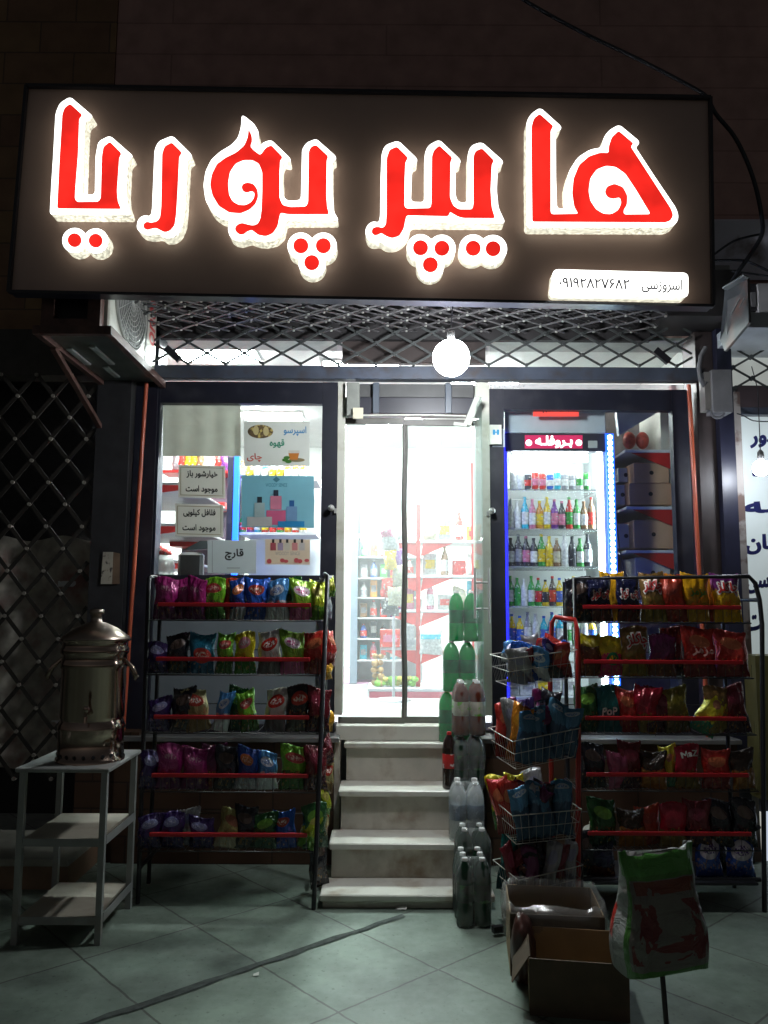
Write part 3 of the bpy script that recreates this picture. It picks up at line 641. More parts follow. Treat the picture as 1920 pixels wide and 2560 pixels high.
# cage facing the street
f_ = MB(); X0, X1 = -1.89, -1.565
for z in (az0 + .0, az0 + .56): f_.box(X0, X1, 4.24, 4.30, z, z + .06)
f_.box(X0, X0 + .07, 4.241, 4.299, az0 + .06, az0 + .56); f_.box(X1 - .07, X1, 4.241, 4.299, az0 + .06, az0 + .56)
f_.build('cage_front', M_RUST, ac)
MB().box(X0 + .07, X1 - .07, 4.285, 4.295, az0 + .06, az0 + .56).build('vent_panel', mat('vent_black', (.012, .012, .016), .6), ac)
tr = MB(); T0, T1 = -1.90, -1.476; ty0, ty1 = 4.17, 5.26
tr.box(T1 - .035, T1, ty0, ty1, az0 - .05, az0 - .004); tr.box(T0, T0 + .035, ty0, ty1, az0 - .05, az0 - .004); tr.box(T0 + .036, T1 - .036, ty0, ty0 + .04, az0 - .049, az0 - .005)
tr.bar((T0 + .02, 5.24, 2.72), (T0 + .02, 4.4, az0 - .052), .03, .03)
tr.build('bracket_tray', M_RUST, ac)
MB().box(T0 + .036, T1 - .036, ty0 + .041, ty1 - .05, az0 - .02, az0 - .008).build('tray_floor', mat('tray_floor', (.10, .11, .10), .35, var=.3), ac)
for (x, y, l) in ((-1.83, 4.5, .3), (-1.68, 4.45, .34), (-1.74, 4.85, .22)):
    MB().bbox(x - .02, x + .02, y, y + l, az0 - .034, az0 - .021).build('tray_slot', mat('pale_slot', (.42, .45, .45), .4), ac)

# ------------------------------------------------------------------ right side: meter box, bracket plate, neighbour's unit and shop
eb = thing('meter_box', at(1792, 980, 5.08), 'grey metal electrical box with a cable loop on the dark pillar at right', 'electrical box')
b = MB(); pbox(b, 1782, 924, 1830, 1030, 5.02, .12); b.build('box_body', mat('meter_grey', (.15, .15, .16), .45, var=.2), eb)
b = MB(); pbox(b, 1762, 930, 1781, 1024, 5.05, .09); b.build('box_side', mat('meter_side', (.19, .18, .17), .45, var=.2), eb)
c = at(1790, 1026, 5.06); MB().tube([c + Vector((.045 * math.cos(t), -.02, -.05 * math.sin(t) - .005)) for t in [k * math.pi / 10 for k in range(11)]], .008, 8).build('cable_loop', mat('grey_cable', (.12, .12, .13), .5), eb)
MB().tube([at(*p, 5.06) for p in ((1764, 868), (1752, 890), (1747, 920), (1750, 945), (1760, 965), (1766, 955))], .014, 8).build('conduit', MATS['grey_cable'], eb)
bp = thing('bracket_plate', at(1830, 780, 4.7), 'weathered dark steel bracket plate hanging at the right end of the sign', 'bracket')
Pp = [at(1812, 720, 4.62), at(1868, 692, 4.5), at(1872, 806, 4.55), at(1812, 878, 4.85), at(1800, 850, 4.9)]
MB().prism(Pp, (.02, .012, 0)).build('plate', mat('weathered_steel', (.05, .055, .06), .5, var=.4, dirt=((.12, .06, .045), 7, .5, .7)), bp)
MB().bar(at(1812, 722, 4.60), at(1866, 690, 4.48), .05, .01).build('lip', mat('pale_steel', (.18, .2, .21), .4), bp)
for a_, c_ in (((1826, 790), (1850, 745)), ((1848, 770), (1862, 745))): MB().bar(at(*a_, 4.55), at(*c_, 4.50), .008, .004).build('slot', MATS['pale_steel'], bp)
na = thing('air_conditioner', at(1890, 780, 4.9), 'white air conditioner casing of the neighbouring shop at the right edge', 'air conditioner')
b = MB(); pbox(b, 1897, 709, 2060, 780, 4.9, .4); b.build('casing', mat('neighbour_white', (.42, .42, .44), .45, var=.1), na)
b = MB(); pbox(b, 1868, 709, 1896, 776, 4.93, .3); b.build('dark_vent', MATS['vent_black'], na)
b = MB(); pbox(b, 1879, 730, 1890, 765, 4.915, .02); b.build('vent_knob', MATS['meter_grey'], na)
b = MB(); pbox(b, 1862, 781, 2060, 819, 4.75, .6); b.build('tray', mat('tray_white', (.38, .42, .46), .4, var=.15), na)
nc = thing('neighbour_canopy', at(1900, 620, 5.0), 'pale grey canopy boards of the neighbouring shop right of the sign', 'canopy')
MB().hexa([at(1775, 700, 5.34), at(2100, 700, 5.34), at(2100, 690, 5.36), at(1775, 690, 5.36), at(1775, 552, 5.2), at(2100, 552, 5.2), at(2100, 548, 5.24), at(1775, 548, 5.24)]).build('fascia', mat('canopy_white', (.72, .72, .84), .5, var=.12, scale=3, dirt=((.18, .14, .14), 4, .55, .7)), nc)
b = MB(); pbox(b, 1780, 663, 1825, 705, 5.05, .2); b.build('small_housing', mat('small_housing', (.30, .31, .31), .5), nc)
MB().box(1.81, 2.3, 4.95, 5.34, 3.43, 3.74).build('dark_housing', M_PLASTER, nc)  # dark box added over the lamp-lit wall, standing for dark clutter
b = MB(); pbox(b, 1840, 820, 2100, 850, 5.2, .06); b.build('dark_beam', M_BLACKM, nc)

NX0, NX1 = at(1839, 1200, GY).x, 4.6
ns = thing('neighbour_window', (NX0 + .5, GY, .8), 'bright white window of the neighbouring shop with dark blue Persian lettering', 'window')
nz1, nz0 = at(1, 1032, GY).z, at(1, 1700, GY).z
M_NW = mat('neighbour_pane', (.62, .68, .68), .12, var=.05, scale=2, emit=(.78, .9, .9), es=.30)
MB().box(NX0, NX1, GY, GY + .012, .75, nz1).build('backlit_pane', M_NW, ns)
MB().box(NX0, NX1, GY - .06, GY + .04, nz1 + .001, nz1 + .05).build('frame_head', M_STEEL, ns)
MB().box(NX0, NX1, GY - .06, GY + .04, nz1 + .051, nz1 + .2).build('frame_beam', mat('brown_beam', (.07, .05, .055), .5), ns)
MB().box(NX0 - .02, NX1, GY + .05, GY + .06, nz1 + .2, 3.42).build('transom', mat('neighbour_transom', (.5, .52, .5), .3, emit=(.8, .85, .8), es=.35), ns)
M_BLUEP = mat('blue_print', (.015, .02, .12), .4)
for s, (x0, y0, x1, y1), bd in (('دور', (1875, 1084, 1940, 1121), .05), ('ها', (1880, 1163, 1925, 1193), .05), ('ـه', (1858, 1256, 1945, 1286), .05), ('مان', (1863, 1338, 1950, 1388), .05), ('سی', (1865, 1447, 1925, 1486), .05), ('ت', (1866, 1540, 1905, 1580), .04)):
    ptext(s, 'blue_lettering', M_BLUEP, ns, x0, y0, x1, y1, GY - .003, bold=bd, tilt=-6)
lattice(ns, (NX0 - .03, 5.2, 3.02), (1, 0, 0), (0, 0, 1), 1.2, .42, .25, .145, .014, .005, M_LATD, M_LATD, .016, nm='lattice_bars')
MB().box(NX0 + .0, NX1, GY - .02, GY + .04, 0, .74).build('sill_wall', M_PLASTER, ns)
b = MB(); pbox(b, 1896, 1640, 2010, 2000, 5.0, .2); b.build('olive_cabinet', mat('olive_paint', (.10, .09, .03), .5, var=.2), origin=at(1940, 2000, 5.1), label='olive green cabinet at the right edge behind the snack rack', cat='cabinet')
MB().box(at(1879, 2100, 5.25).x, at(1903, 2100, 5.25).x, 5.22, 5.25, at(1, 2190, 5.25).z, at(1, 2018, 5.25).z).build('glowing_pane', mat('lit_panel', (.6, .6, .55), .3, emit=(.9, .9, .8), es=.45), ns)  # neighbour's lower door glass, its brightness given by emission
MB().box(at(1908, 2100, 5.25).x, 4.6, 5.22, 5.25, at(1, 2190, 5.25).z, at(1, 2018, 5.25).z).build('glowing_pane', mat('lit_panel_blue', (.6, .65, .75), .3, emit=(.75, .85, 1), es=.6), ns)

nb = at(1903, 1170, 4.9)
nlamp = thing('hanging_bulb', nb, 'small glowing bulb hanging in front of the neighbouring window at the right edge', 'lamp')
MB().sphere(nb, .05, 20, 12).build('bulb', mat('bulb_neighbour', (.9, .9, .9), .3, var=0, emit=(.86, .92, 1.0), es=95), nlamp)
MB().lathe([(.018, .047), (.022, .06), (.018, .10), (.006, .115)], nb, 10).build('bulb_holder', mat('holder_grey', (.12, .12, .12), .5), nlamp)
MB().tube([nb + Vector((0, 0, .11)), nb + Vector((.003, .0, .5)), Vector((nb.x, nb.y + .06, 3.1))], .003, 6).build('bulb_cord', M_BLACKM, nlamp)
# cables
M_CAB = mat('black_cable', (.02, .022, .03), .5)
def cable(pts, r, lb, Y):
    # smooth with Catmull-Rom
    P_ = [at(p[0], p[1], p[2] if len(p) > 2 else Y) for p in pts]; out = []
    for i in range(len(P_) - 1):
        a = P_[max(i - 1, 0)]; b_ = P_[i]; c_ = P_[i + 1]; d = P_[min(i + 2, len(P_) - 1)]
        for k in range(6):
            t = k / 6; out.append(.5 * ((2 * b_) + (c_ - a) * t + (2 * a - 5 * b_ + 4 * c_ - d) * t * t + (3 * b_ - a - 3 * c_ + d) * t ** 3))
    out.append(P_[-1]); MB().tube(out, r, 6).build('cable', M_CAB, label=lb, cat='cable')
cable([(1230, -60), (1310, 0), (1450, 78), (1600, 150), (1738, 222), (1770, 245)], .011, 'dark cable running down across the upper wall to the right corner of the sign', 4.3)
cable([(1770, 245), (1790, 285), (1835, 340), (1868, 405), (1890, 470), (1904, 540), (1905, 585), (1880, 630), (1845, 680), (1825, 715)], .013, 'black cable dropping beside the right edge of the sign', 4.6)
cable([(1780, 640), (1830, 605), (1870, 592), (1904, 585)], .007, 'thin cable looping up to the cable joint right of the sign', 4.7)
cable([(1775, 652), (1855, 651), (1895, 665), (1945, 690)], .008, 'thin cable running level across the pale canopy', 4.75)
cable([(1830, 678), (1870, 683), (1930, 692), (1960, 700)], .006, 'lowest thin cable across the pale canopy above the white casing', 4.75)
cable([(1842, 1034), (1860, 1040), (1885, 1052), (1930, 1054)], .004, 'thin cable sagging across the top of the neighbouring window', 5.2)
# ------------------------------------------------------------------ closed neighbour at left
nl = thing('closed_storefront', (-2.6, 5.3, 0), 'closed dark shop front behind a lattice gate at the left edge', 'shop front')
lx1 = at(248, 1200, GY).x
MB().box(-6, lx1, GY + .25, GY + .30, .18, 3.42).build('back_panel', mat('night_black', (.012, .012, .014), .7), nl)
MB().box(-6, lx1, GY - .06, GY + .1, 3.1, 3.42).build('head_beam', mat('beam_dark', (.05, .045, .04), .6, var=.3), nl)
MB().box(lx1 + .001, at(345, 1900, 5.12).x, 5.12, 5.3, 0, .78).build('stone_pier', M_STONE, nl)
ph = MB(); cl = []; rs = random.Random(4)
# crumpled pale sheet leaning behind the lower lattice
zt_ = at(1, 1342, GY).z; nx, nz_ = 40, 34
for j in range(nz_ + 1):
    for i in range(nx + 1):
        x = -3.6 + (lx1 - .02 + 3.6) * i / nx; z = .5 + (zt_ - .5 + .02 * math.sin(i * .6)) * j / nz_
        y = GY + .12 + .05 * noise.noise(Vector((x * 7, z * 8, 1))) + .03 * noise.noise(Vector((x * 21, z * 17, 3)))
        cl.append((x, y, z))
ph.add(cl, [(j * (nx + 1) + i, j * (nx + 1) + i + 1, (j + 1) * (nx + 1) + i + 1, (j + 1) * (nx + 1) + i) for j in range(nz_) for i in range(nx)], True)
ph.build('crumpled_sheet', mat('newsprint', (.40, .37, .32), .8, var=.35, scale=11, dirt=((.25, .13, .12), 5, .5, .7)), nl)
lg = thing('folding_gate', (-2.6, 5.2, .5), 'closed diamond lattice gate across the dark shop front at the left', 'gate')
lattice(lg, (-3.3, 5.2, .48), (1, 0, 0), (0, 0, 1), lx1 + 3.3 - .01, 2.62, .235, .29, .026, .005, mat('gate_brown', (.02, .017, .014), .6, var=.3), mat('gate_rivet', (.24, .22, .19), .5), .013, jit=.008, phase=.04)
ls = thing('neighbour_step', (-2.4, 4.7, 0), 'low pale stone step of the closed shop at the left edge', 'step')
MB().bbox(-6, at(190, 2200, 4.75).x, 4.62, 5.19, .13, .17).build('tread', mat('step_stone', (.30, .30, .25), .6, var=.2), ls)
MB().box(-6, at(190, 2200, 4.75).x - .01, 4.65, 5.18, 0, .129).build('riser', mat('step_riser', (.22, .14, .09), .6, var=.2), ls)
nt_ = MB(); a = [at(258, 1380, 5.17), at(283, 1380, 5.17), at(280, 1460, 5.17), at(252, 1460, 5.17)]
nt_.prism(a, (0, -.002, 0)); nn_ = nt_.build('paper_notice', mat('old_paper', (.42, .39, .32), .7, var=.2, dirt=((.06, .05, .05), 26, .55, .62)), label='pale paper notice taped to the dark pillar left of the window', cat='notice')
nn_b = MB(); nn_b.prism([at(283.5, 1380, 5.172), at(300, 1384, 5.172), at(299, 1460, 5.172), at(280.5, 1460, 5.172)], (0, -.002, 0)); nn_b.build('brown_half', mat('brown_tape', (.18, .12, .08), .5, var=.3), nn_)

# ------------------------------------------------------------------ white metal table with samovar
T0 = atz(26, 2363); T1 = atz(245, 2365); T2 = atz(338, 2268)
tx0, tx1, ty0, ty1 = T0.x, T1.x + .01, T1.y, T2.y; tz = .80
M_TAB = mat('table_white', (.25, .26, .25), .45, var=.12, dirt=((.2, .17, .13), 6, .55, .8))
M_TOP = mat('table_board', (.34, .31, .25), .5, var=.12, dirt=((.18, .14, .1), 5, .55, .8))
tab = thing('side_table', ((tx0 + tx1) / 2, (ty0 + ty1) / 2, 0), 'pale metal shelf table with two lower shelves at the left, under the samovar', 'table')
MB().bbox(tx0 - .02, tx1 + .01, ty0 - .01, ty1 + .02, tz - .02, tz).build('table_top', M_TAB, tab)
for x in (tx0, tx1 - .03):
    for y in (ty0, ty1 - .03): MB().box(x, x + .028, y, y + .028, 0, tz - .0205).build('leg', M_TAB, tab)
for z in (.475, .125):
    MB().box(tx0 + .03, tx1 - .032, ty0 + .008, ty1 - .008, z - .012, z).build('shelf', M_TOP, tab)
    b = MB(); b.box(tx0 + .03, tx1 - .032, ty0 + .004, ty0 + .007, z - .035, z); b.box(tx1 - .004, tx1 - .0005, ty0 + .03, ty1 - .032, z - .03, z + .01); b.build('shelf_edge', M_TAB, tab)
sc = Vector(((tx0 + tx1) / 2 + .045, (ty0 + ty1) / 2 - .02, tz)); k = .170
M_SS = mat('polished_steel', (.36, .27, .22), .15, metal=1, var=.06, scale=4, bump=.06, bscale=6)
sm = thing('samovar', sc, 'large polished steel samovar with a conical lid on the white metal table', 'samovar')
MB().lathe([(k * .98, 0), (k * .98, .015), (k * .93, .02), (k * .93, .15), (k * .96, .155), (k * .96, .165), (k * .88, .20)], sc, 36).build('base', M_SS, sm)
MB().lathe([(k * .88, .20), (k * .92, .215), (k * .92, .45), (k * .96, .46), (k * .96, .48), (k * .93, .49), (k * .93, .52), (k * .98, .53), (k * .98, .55), (k * .94, .56), (k * .94, .585), (k * 1.02, .59), (k * 1.02, .60)], sc, 36).build('body', M_SS, sm)
MB().lathe([(k * 1.0, .60), (k * .98, .61), (k * .6, .655), (k * .28, .68), (.028, .685), (.026, .72), (.036, .725), (.036, .745), (.02, .75)], sc, 28).build('lid', mat('lid_steel', (.36, .30, .25), .3, metal=1, var=.05), sm)
for sd in (-1, 1):
    h = MB(); h.tube([sc + Vector((sd * k * .93, -.02, .50)), sc + Vector((sd * (k + .03), -.03, .46)), sc + Vector((sd * (k + .055), -.03, .41)), sc + Vector((sd * (k + .045), -.03, .40))], [.008, .012, .014, .010], 8); h.build('handle', M_SS, sm)
t_ = MB(); t_.tube([sc + Vector((.045, -k * .85, .25)), sc + Vector((.05, -k - .07, .25))], .012, 8); t_.tube([sc + Vector((.05, -k - .06, .25)), sc + Vector((.05, -k - .065, .21))], .009, 8); t_.lathe([(.012, 0), (.018, .015), (.012, .03)], sc + Vector((.05, -k - .055, .26)), 8); t_.build('tap', M_SS, sm)
for i in range(22):
    w_ = 2 * math.pi * i / 22; d_ = Vector((math.cos(w_), math.sin(w_), 0)); MB().lathe([(.009, 0), (.009, .003)], sc + d_ * (k * .928) + Vector((0, 0, .035)), 8, d_).build('vent_hole', M_BLACKM, sm)
# ------------------------------------------------------------------ snack bags
def print_mat(name, base, band=None, bandh=.35, logo=None, lc=(.5, .72), lr=(.32, .13), ink=None, food=True, rough=.2):
    key = 'print_' + name
    if key in MATS: return MATS[key]
    m = bpy.data.materials.new(key); m.use_nodes = True; nt = m.node_tree; b = nt.nodes['Principled BSDF']
    uv = N(nt, 'ShaderNodeUVMap'); sx = N(nt, 'ShaderNodeSeparateXYZ'); nt.links.new(uv.outputs[0], sx.inputs[0])
    def M(op, a, c):
        n = N(nt, 'ShaderNodeMath', operation=op)
        for i, q in enumerate((a, c)):
            if isinstance(q, (int, float)): n.inputs[i].default_value = q
            else: nt.links.new(q, n.inputs[i])
        return n.outputs[0]
    def mix(f, a, c):
        n = N(nt, 'ShaderNodeMix', data_type='RGBA'); nt.links.new(f, n.inputs[0])
        for i, q in ((6, a), (7, c)):
            if isinstance(q, tuple): n.inputs[i].default_value = c4(q)
            else: nt.links.new(q, n.inputs[i])
        return n.outputs[2]
    U, V = sx.outputs[0], sx.outputs[1]; rs = random.Random(name)
    nz = N(nt, 'ShaderNodeTexNoise', Scale=7.0, Detail=5.0); mp = N(nt, 'ShaderNodeVectorMath', operation='ADD'); mp.inputs[1].default_value = (rs.random() * 9, rs.random() * 9, 0)
    nt.links.new(uv.outputs[0], mp.inputs[0]); nt.links.new(mp.outputs[0], nz.inputs['Vector'])
    col = base
    if band:
        edge = M('ADD', bandh, M('MULTIPLY', M('SUBTRACT', nz.outputs['Fac'], .5), .25))
        col = mix(M('LESS_THAN', V, edge), col, band)
    if food:
        vo = N(nt, 'ShaderNodeTexVoronoi', Scale=9.0); nt.links.new(mp.outputs[0], vo.inputs['Vector'])
        f = M('MULTIPLY', M('LESS_THAN', V, bandh + .08), M('LESS_THAN', vo.outputs['Distance'], .36))
        f = M('MULTIPLY', f, M('GREATER_THAN', V, .08)); f = M('MULTIPLY', f, M('GREATER_THAN', nz.outputs['Fac'], .5))
        col = mix(M('MULTIPLY', f, .55), col, (.42, .22, .06))
    def ell(cx, cy, rx, ry):
        a = M('DIVIDE', M('SUBTRACT', U, cx), rx); c = M('DIVIDE', M('SUBTRACT', V, cy), ry)
        return M('LESS_THAN', M('ADD', M('MULTIPLY', a, a), M('MULTIPLY', c, c)), 1.0)
    if logo:
        col = mix(ell(*lc, *lr), col, logo)
    if ink:
        wv = N(nt, 'ShaderNodeTexNoise', Scale=16.0, Detail=1.0); nt.links.new(mp.outputs[0], wv.inputs['Vector'])
        col = mix(M('MULTIPLY', ell(lc[0], lc[1], lr[0] * .75, lr[1] * .5), M('GREATER_THAN', wv.outputs['Fac'], .5)), col, ink)
    # faint colour wear
    n2 = N(nt, 'ShaderNodeTexNoise', Scale=3.0); nt.links.new(uv.outputs[0], n2.inputs['Vector'])
    r2 = N(nt, 'ShaderNodeMapRange'); r2.inputs['To Min'].default_value = .75; r2.inputs['To Max'].default_value = 1.2; nt.links.new(n2.outputs['Fac'], r2.inputs['Value'])
    mu = N(nt, 'ShaderNodeVectorMath', operation='MULTIPLY'); 
    if isinstance(col, tuple): mu.inputs[0].default_value = col
    else: nt.links.new(col, mu.inputs[0])
    nt.links.new(r2.outputs[0], mu.inputs[1]); nt.links.new(mu.outputs[0], b.inputs['Base Color'])
    b.inputs['Roughness'].default_value = rough; b.inputs['Specular IOR Level'].default_value = .9; b.inputs['Metallic'].default_value = .3
    n5 = N(nt, 'ShaderNodeTexNoise', Scale=5.0, Detail=3.0, Distortion=1.2); nt.links.new(mp.outputs[0], n5.inputs['Vector'])
    bu = N(nt, 'ShaderNodeBump', Strength=.55, Distance=.02); nt.links.new(n5.outputs['Fac'], bu.inputs['Height']); nt.links.new(bu.outputs[0], b.inputs['Normal'])
    MATS[key] = m; return m
def bag_pt(u, v, w, h, t, seed, side=-1):
    "surface of a filled pillow bag; u,v in 0..1"
    a = 2 * u - 1; s = math.sin(math.pi * min(max((v - .045) / .91, 0), 1))
    th = t / 2 * (s ** .62) * (max(1 - abs(a) ** 2.6, 0) ** .6)
    cr = math.exp(-((min(v, 1 - v) - .10) / .09) ** 2)
    th += .006 * cr * math.sin(a * 11 + seed * 1.7) * (1 - a * a)
    th += .0045 * noise.noise(Vector((a * 3 + seed, v * 4, side * 2.0))) * s * 2 + .003 * noise.noise(Vector((a * 8 + seed, v * 9, side * 3.0))) * s
    x = a * w / 2 * (1 - .09 * s) + .006 * math.sin(v * 9 + seed) * s
    z = v * h + (.004 * math.sin(a * 23) if v > .985 or v < .015 else 0) + .012 * math.sin(a * 2 + seed) * v
    y = side * max(th, .0009) + .01 * math.sin(v * 3.1 + seed * .7) * math.sin(a * 1.3 + seed)
    return Vector((x, y, z))
def snack_bag(loc, w, h, t, m, seed=0, rz=0, rx=0, ry=0, label=None, group=None, text=None, tmat=None, tbox=(.2, .55, .8, .85), outline=None, nu=14, nv=18, cat='snack bag', name='snack_bag'):
    vs, fs, uvs = [], [], []
    for side in (-1, 1):
        for j in range(nv + 1):
            for i in range(nu + 1): vs.append(bag_pt(i / nu, j / nv, w, h, t, seed, side)); uvs.append((i / nu, j / nv))
    n1 = (nu + 1) * (nv + 1)
    for j in range(nv):
        for i in range(nu):
            a = j * (nu + 1) + i; q = (a, a + 1, a + nu + 2, a + nu + 1); fs.append(q); fs.append(tuple(n1 + k for k in reversed(q)))
    rim = [i for i in range(nu + 1)] + [j * (nu + 1) + nu for j in range(1, nv + 1)] + [nv * (nu + 1) + i for i in range(nu - 1, -1, -1)] + [j * (nu + 1) for j in range(nv - 1, 0, -1)]
    for k in range(len(rim)): a, c = rim[k], rim[(k + 1) % len(rim)]; fs.append((c, a, n1 + a, n1 + c))
    b = MB(); b.add(vs, fs, True); o = b.build(name, m, origin=(0, 0, 0), label=label, cat=cat, group=group)
    ul = o.data.uv_layers.new(name='UVMap')
    ul.data.foreach_set('uv', [c for l in o.data.loops for c in uvs[l.vertex_index]])
    if text:
        v, f, _ = text_geo(text, .035)
        def place(grow, off, mm, nm):
            x0, y0, x1, y1 = tbox; vs2 = []
            for q in v: vs2.append(bag_pt(x0 + (x1 - x0) * q[0], y0 + (y1 - y0) * q[1], w, h, t, seed) + Vector((0, off - .0003 * q[2], 0)))
            bb = MB(); bb.add(vs2, f); bb.build(nm, mm, o)
        if outline:
            v0, f0, _ = text_geo(text, .11); x0, y0, x1, y1 = tbox; px, py = (x1 - x0) * .05, (y1 - y0) * .12
            vs2 = [bag_pt(x0 - px + (x1 - x0 + 2 * px) * q[0], y0 - py + (y1 - y0 + 2 * py) * q[1], w, h, t, seed) + Vector((0, -.0035 - .0003 * q[2], 0)) for q in v0]
            bb = MB(); bb.add(vs2, f0); bb.build('lettering_outline', outline, o)
        place(0, -.0075, tmat, 'lettering')
    o.location = loc; o['_o'] = tuple(loc); o.rotation_euler = (rx, ry, rz)
    return o
W_ = (.75, .75, .72); RED = (.55, .03, .02)
ST = {
 'magenta': dict(base=(.30, .015, .14), band=(.08, .01, .06), logo=(.4, .04, .2), ink=(.6, .3, .4)),
 'green': dict(base=(.16, .42, .02), band=(.03, .10, .015), bandh=.42, logo=(.5, .07, .06), lr=(.36, .12), ink=(.8, .5, .4)),
 'blue': dict(base=(.015, .10, .50), band=(.02, .05, .25), logo=(.42, .06, .04), ink=(.7, .6, .5)),
 'deep blue': dict(base=(.01, .05, .26), band=(.3, .32, .35), bandh=.3, logo=(.45, .13, .04), ink=(.6, .4, .3)),
 'green and pink': dict(base=(.22, .42, .03), band=(.5, .12, .25), bandh=.3, logo=(.7, .55, .6), ink=(.5, .05, .2)),
 'yellow green': dict(base=(.42, .5, .02), band=(.1, .25, .02), logo=(.5, .45, .1)),
 'purple': dict(base=(.04, .015, .12), band=(.03, .02, .08), logo=(.3, .3, .55), ink=(.6, .6, .8)),
 'black': dict(base=(.012, .012, .02), band=(.03, .03, .03), logo=(.08, .05, .04)),
 'teal blue': dict(base=(.01, .16, .26), band=(.01, .08, .16), logo=(.5, .05, .03), lc=(.5, .45), lr=(.36, .2), ink=(.8, .6, .5)),
 'yellow': dict(base=(.62, .52, .01), band=(.04, .15, .02), bandh=.38, logo=(.7, .25, .3), lr=(.3, .14), ink=(.7, .6, .6)),
 'white': dict(base=(.60, .57, .52), band=(.12, .10, .10), bandh=.33, logo=(.55, .03, .02), lc=(.5, .68), lr=(.36, .16), ink=(.85, .7, .65), food=False),
 'red': dict(base=(.50, .03, .02), band=(.2, .02, .02), logo=(.6, .15, .06)),
 'beige': dict(base=(.42, .36, .16), band=(.2, .13, .05), logo=(.5, .05, .03), lr=(.36, .15), ink=(.8, .7, .6)),
 'pale blue': dict(base=(.08, .28, .60), band=(.55, .58, .6), bandh=.45, logo=(.6, .65, .75), ink=(.1, .2, .5), food=False),
 'dark green': dict(base=(.015, .09, .02), band=(.01, .05, .02), logo=(.15, .35, .04)),
 'black and red': dict(base=(.02, .018, .018), band=(.05, .04, .035), bandh=.4, logo=(.5, .04, .02), lc=(.5, .7), lr=(.36, .15), ink=(.7, .5, .4)),
 'dark red': dict(base=(.14, .008, .015), band=(.05, .01, .02), logo=(.2, .02, .04)),
 'silver': dict(base=(.35, .35, .36), band=(.2, .2, .25), logo=(.3, .3, .4)),
 'tan': dict(base=(.30, .25, .08), band=(.35, .3, .2), logo=(.3, .1, .05)),
 'navy': dict(base=(.01, .012, .05), band=(.10, .03, .02), bandh=.25, logo=None, ink=None),
 'orange': dict(base=(.62, .22, .015), band=(.35, .08, .02), logo=(.7, .3, .02)),
 'brown': dict(base=(.20, .11, .03), band=(.22, .16, .03), bandh=.5),
 'red orange': dict(base=(.42, .04, .015), band=(.25, .04, .02), logo=(.35, .05, .03)),
 'golden': dict(base=(.80, .40, .01), band=(.55, .30, .02), bandh=.45),
 'purple top golden': dict(base=(.18, .02, .16), band=(.80, .45, .01), bandh=.62),
 'yellow and pink': dict(base=(.6, .45, .01), band=(.5, .05, .12), bandh=.55, logo=(.02, .25, .08), lc=(.6, .42), lr=(.25, .16), ink=(.8, .6, 0)),
 'brown yellow top': dict(base=(.5, .4, .01), band=(.12, .04, .015), bandh=.72),
 'plum': dict(base=(.12, .01, .07), band=(.14, .05, .03), bandh=.4),
 'teal': dict(base=(.01, .17, .16), band=(.008, .07, .08), bandh=.5, food=False),
 'lemon': dict(base=(.62, .52, .02), band=(.05, .22, .12), bandh=.3, logo=(.5, .2, .1), lr=(.18, .1)),
 'dark yellow': dict(base=(.16, .13, .01), band=(.08, .06, .02)),
 'pinkish': dict(base=(.35, .06, .13), band=(.4, .12, .2), food=False),
 'orange dark': dict(base=(.04, .02, .01), band=(.3, .12, .02), bandh=.5),
 'crimson': dict(base=(.38, .01, .03), band=(.16, .10, .02), bandh=.4),
 'sky blue': dict(base=(.05, .17, .28), band=(.025, .07, .13), bandh=.6, logo=(.35, .42, .45), lc=(.5, .88), lr=(.35, .05), ink=(.1, .2, .4), food=False),
 'blue white': dict(base=(.03, .08, .35), band=(.03, .07, .3), logo=(.55, .5, .55), lc=(.5, .6), lr=(.4, .22), ink=(.1, .05, .2), food=True),
}
def PM(s): return print_mat(s, **ST[s])
M_INKR = mat('ink_red', (.42, .015, .015), .4); M_INKW = mat('ink_white', (.72, .70, .66), .4); M_INKG = mat('ink_green', (.12, .30, .03), .4)
M_REDRAIL = mat('red_rail', (.42, .012, .018), .35, var=.15); M_REDTUBE = mat('red_tube', (.38, .02, .015), .3, var=.15)
M_WIRE = mat('pale_wire', (.45, .42, .37), .3, metal=.3, var=.1); M_WIRED = mat('dark_wire', (.02, .02, .02), .4)

def rack(rails, xr, label, posts, side):
    RYf, RYb = 4.40, 4.70
    x0, x1 = xr
    t = thing('snack_rack', ((x0 + x1) / 2, RYf, 0), label, 'display rack')
    for p in posts: MB().tube(p, .0125, 8).build('frame_post', M_BLACKM, t)
    for zr in rails:
        MB().bbox(x0, x1, RYf - .006, RYf + .006, zr - .011, zr + .011, .003).build('red_rail', M_REDRAIL, t)
        b = MB(); zb = zr - .085
        b.tube([(x0 - .05, RYb, zb), (x0 - .05, RYf - .0, zb), (x1 + .05, RYf, zb), (x1 + .05, RYb, zb)], .004, 5)
        for i in range(21): xx = x0 - .04 + (x1 - x0 + .08) * i / 20; b.tube([(xx, RYb, zb + .004), (xx, RYf, zb + .004), (xx, RYf - .002, zr - .012)], .0016, 4, cap=False)
        for i in range(6): yy = RYf + .01 + .055 * i; b.tube([(x0 - .05, yy, zb - .002), (x1 + .05, yy, zb - .002)], .0016, 4, cap=False)
        b.tube([(x0 - .05, RYb, zb), (x0 - .05, RYb, zb + .12), (x1 + .05, RYb, zb + .12), (x1 + .05, RYb, zb)], .003, 5)
        b.build('wire_tray', M_WIRED, t)
    return t
RY = 4.40
railsL = [at(580, y, RY).z for y in (1512, 1648, 1793, 1939, 2087)]
xL = (at(389, 1512, RY).x + .02, at(776, 1512, RY).x)
xL = (at(384, 1800, RY).x, at(773, 1800, RY).x)
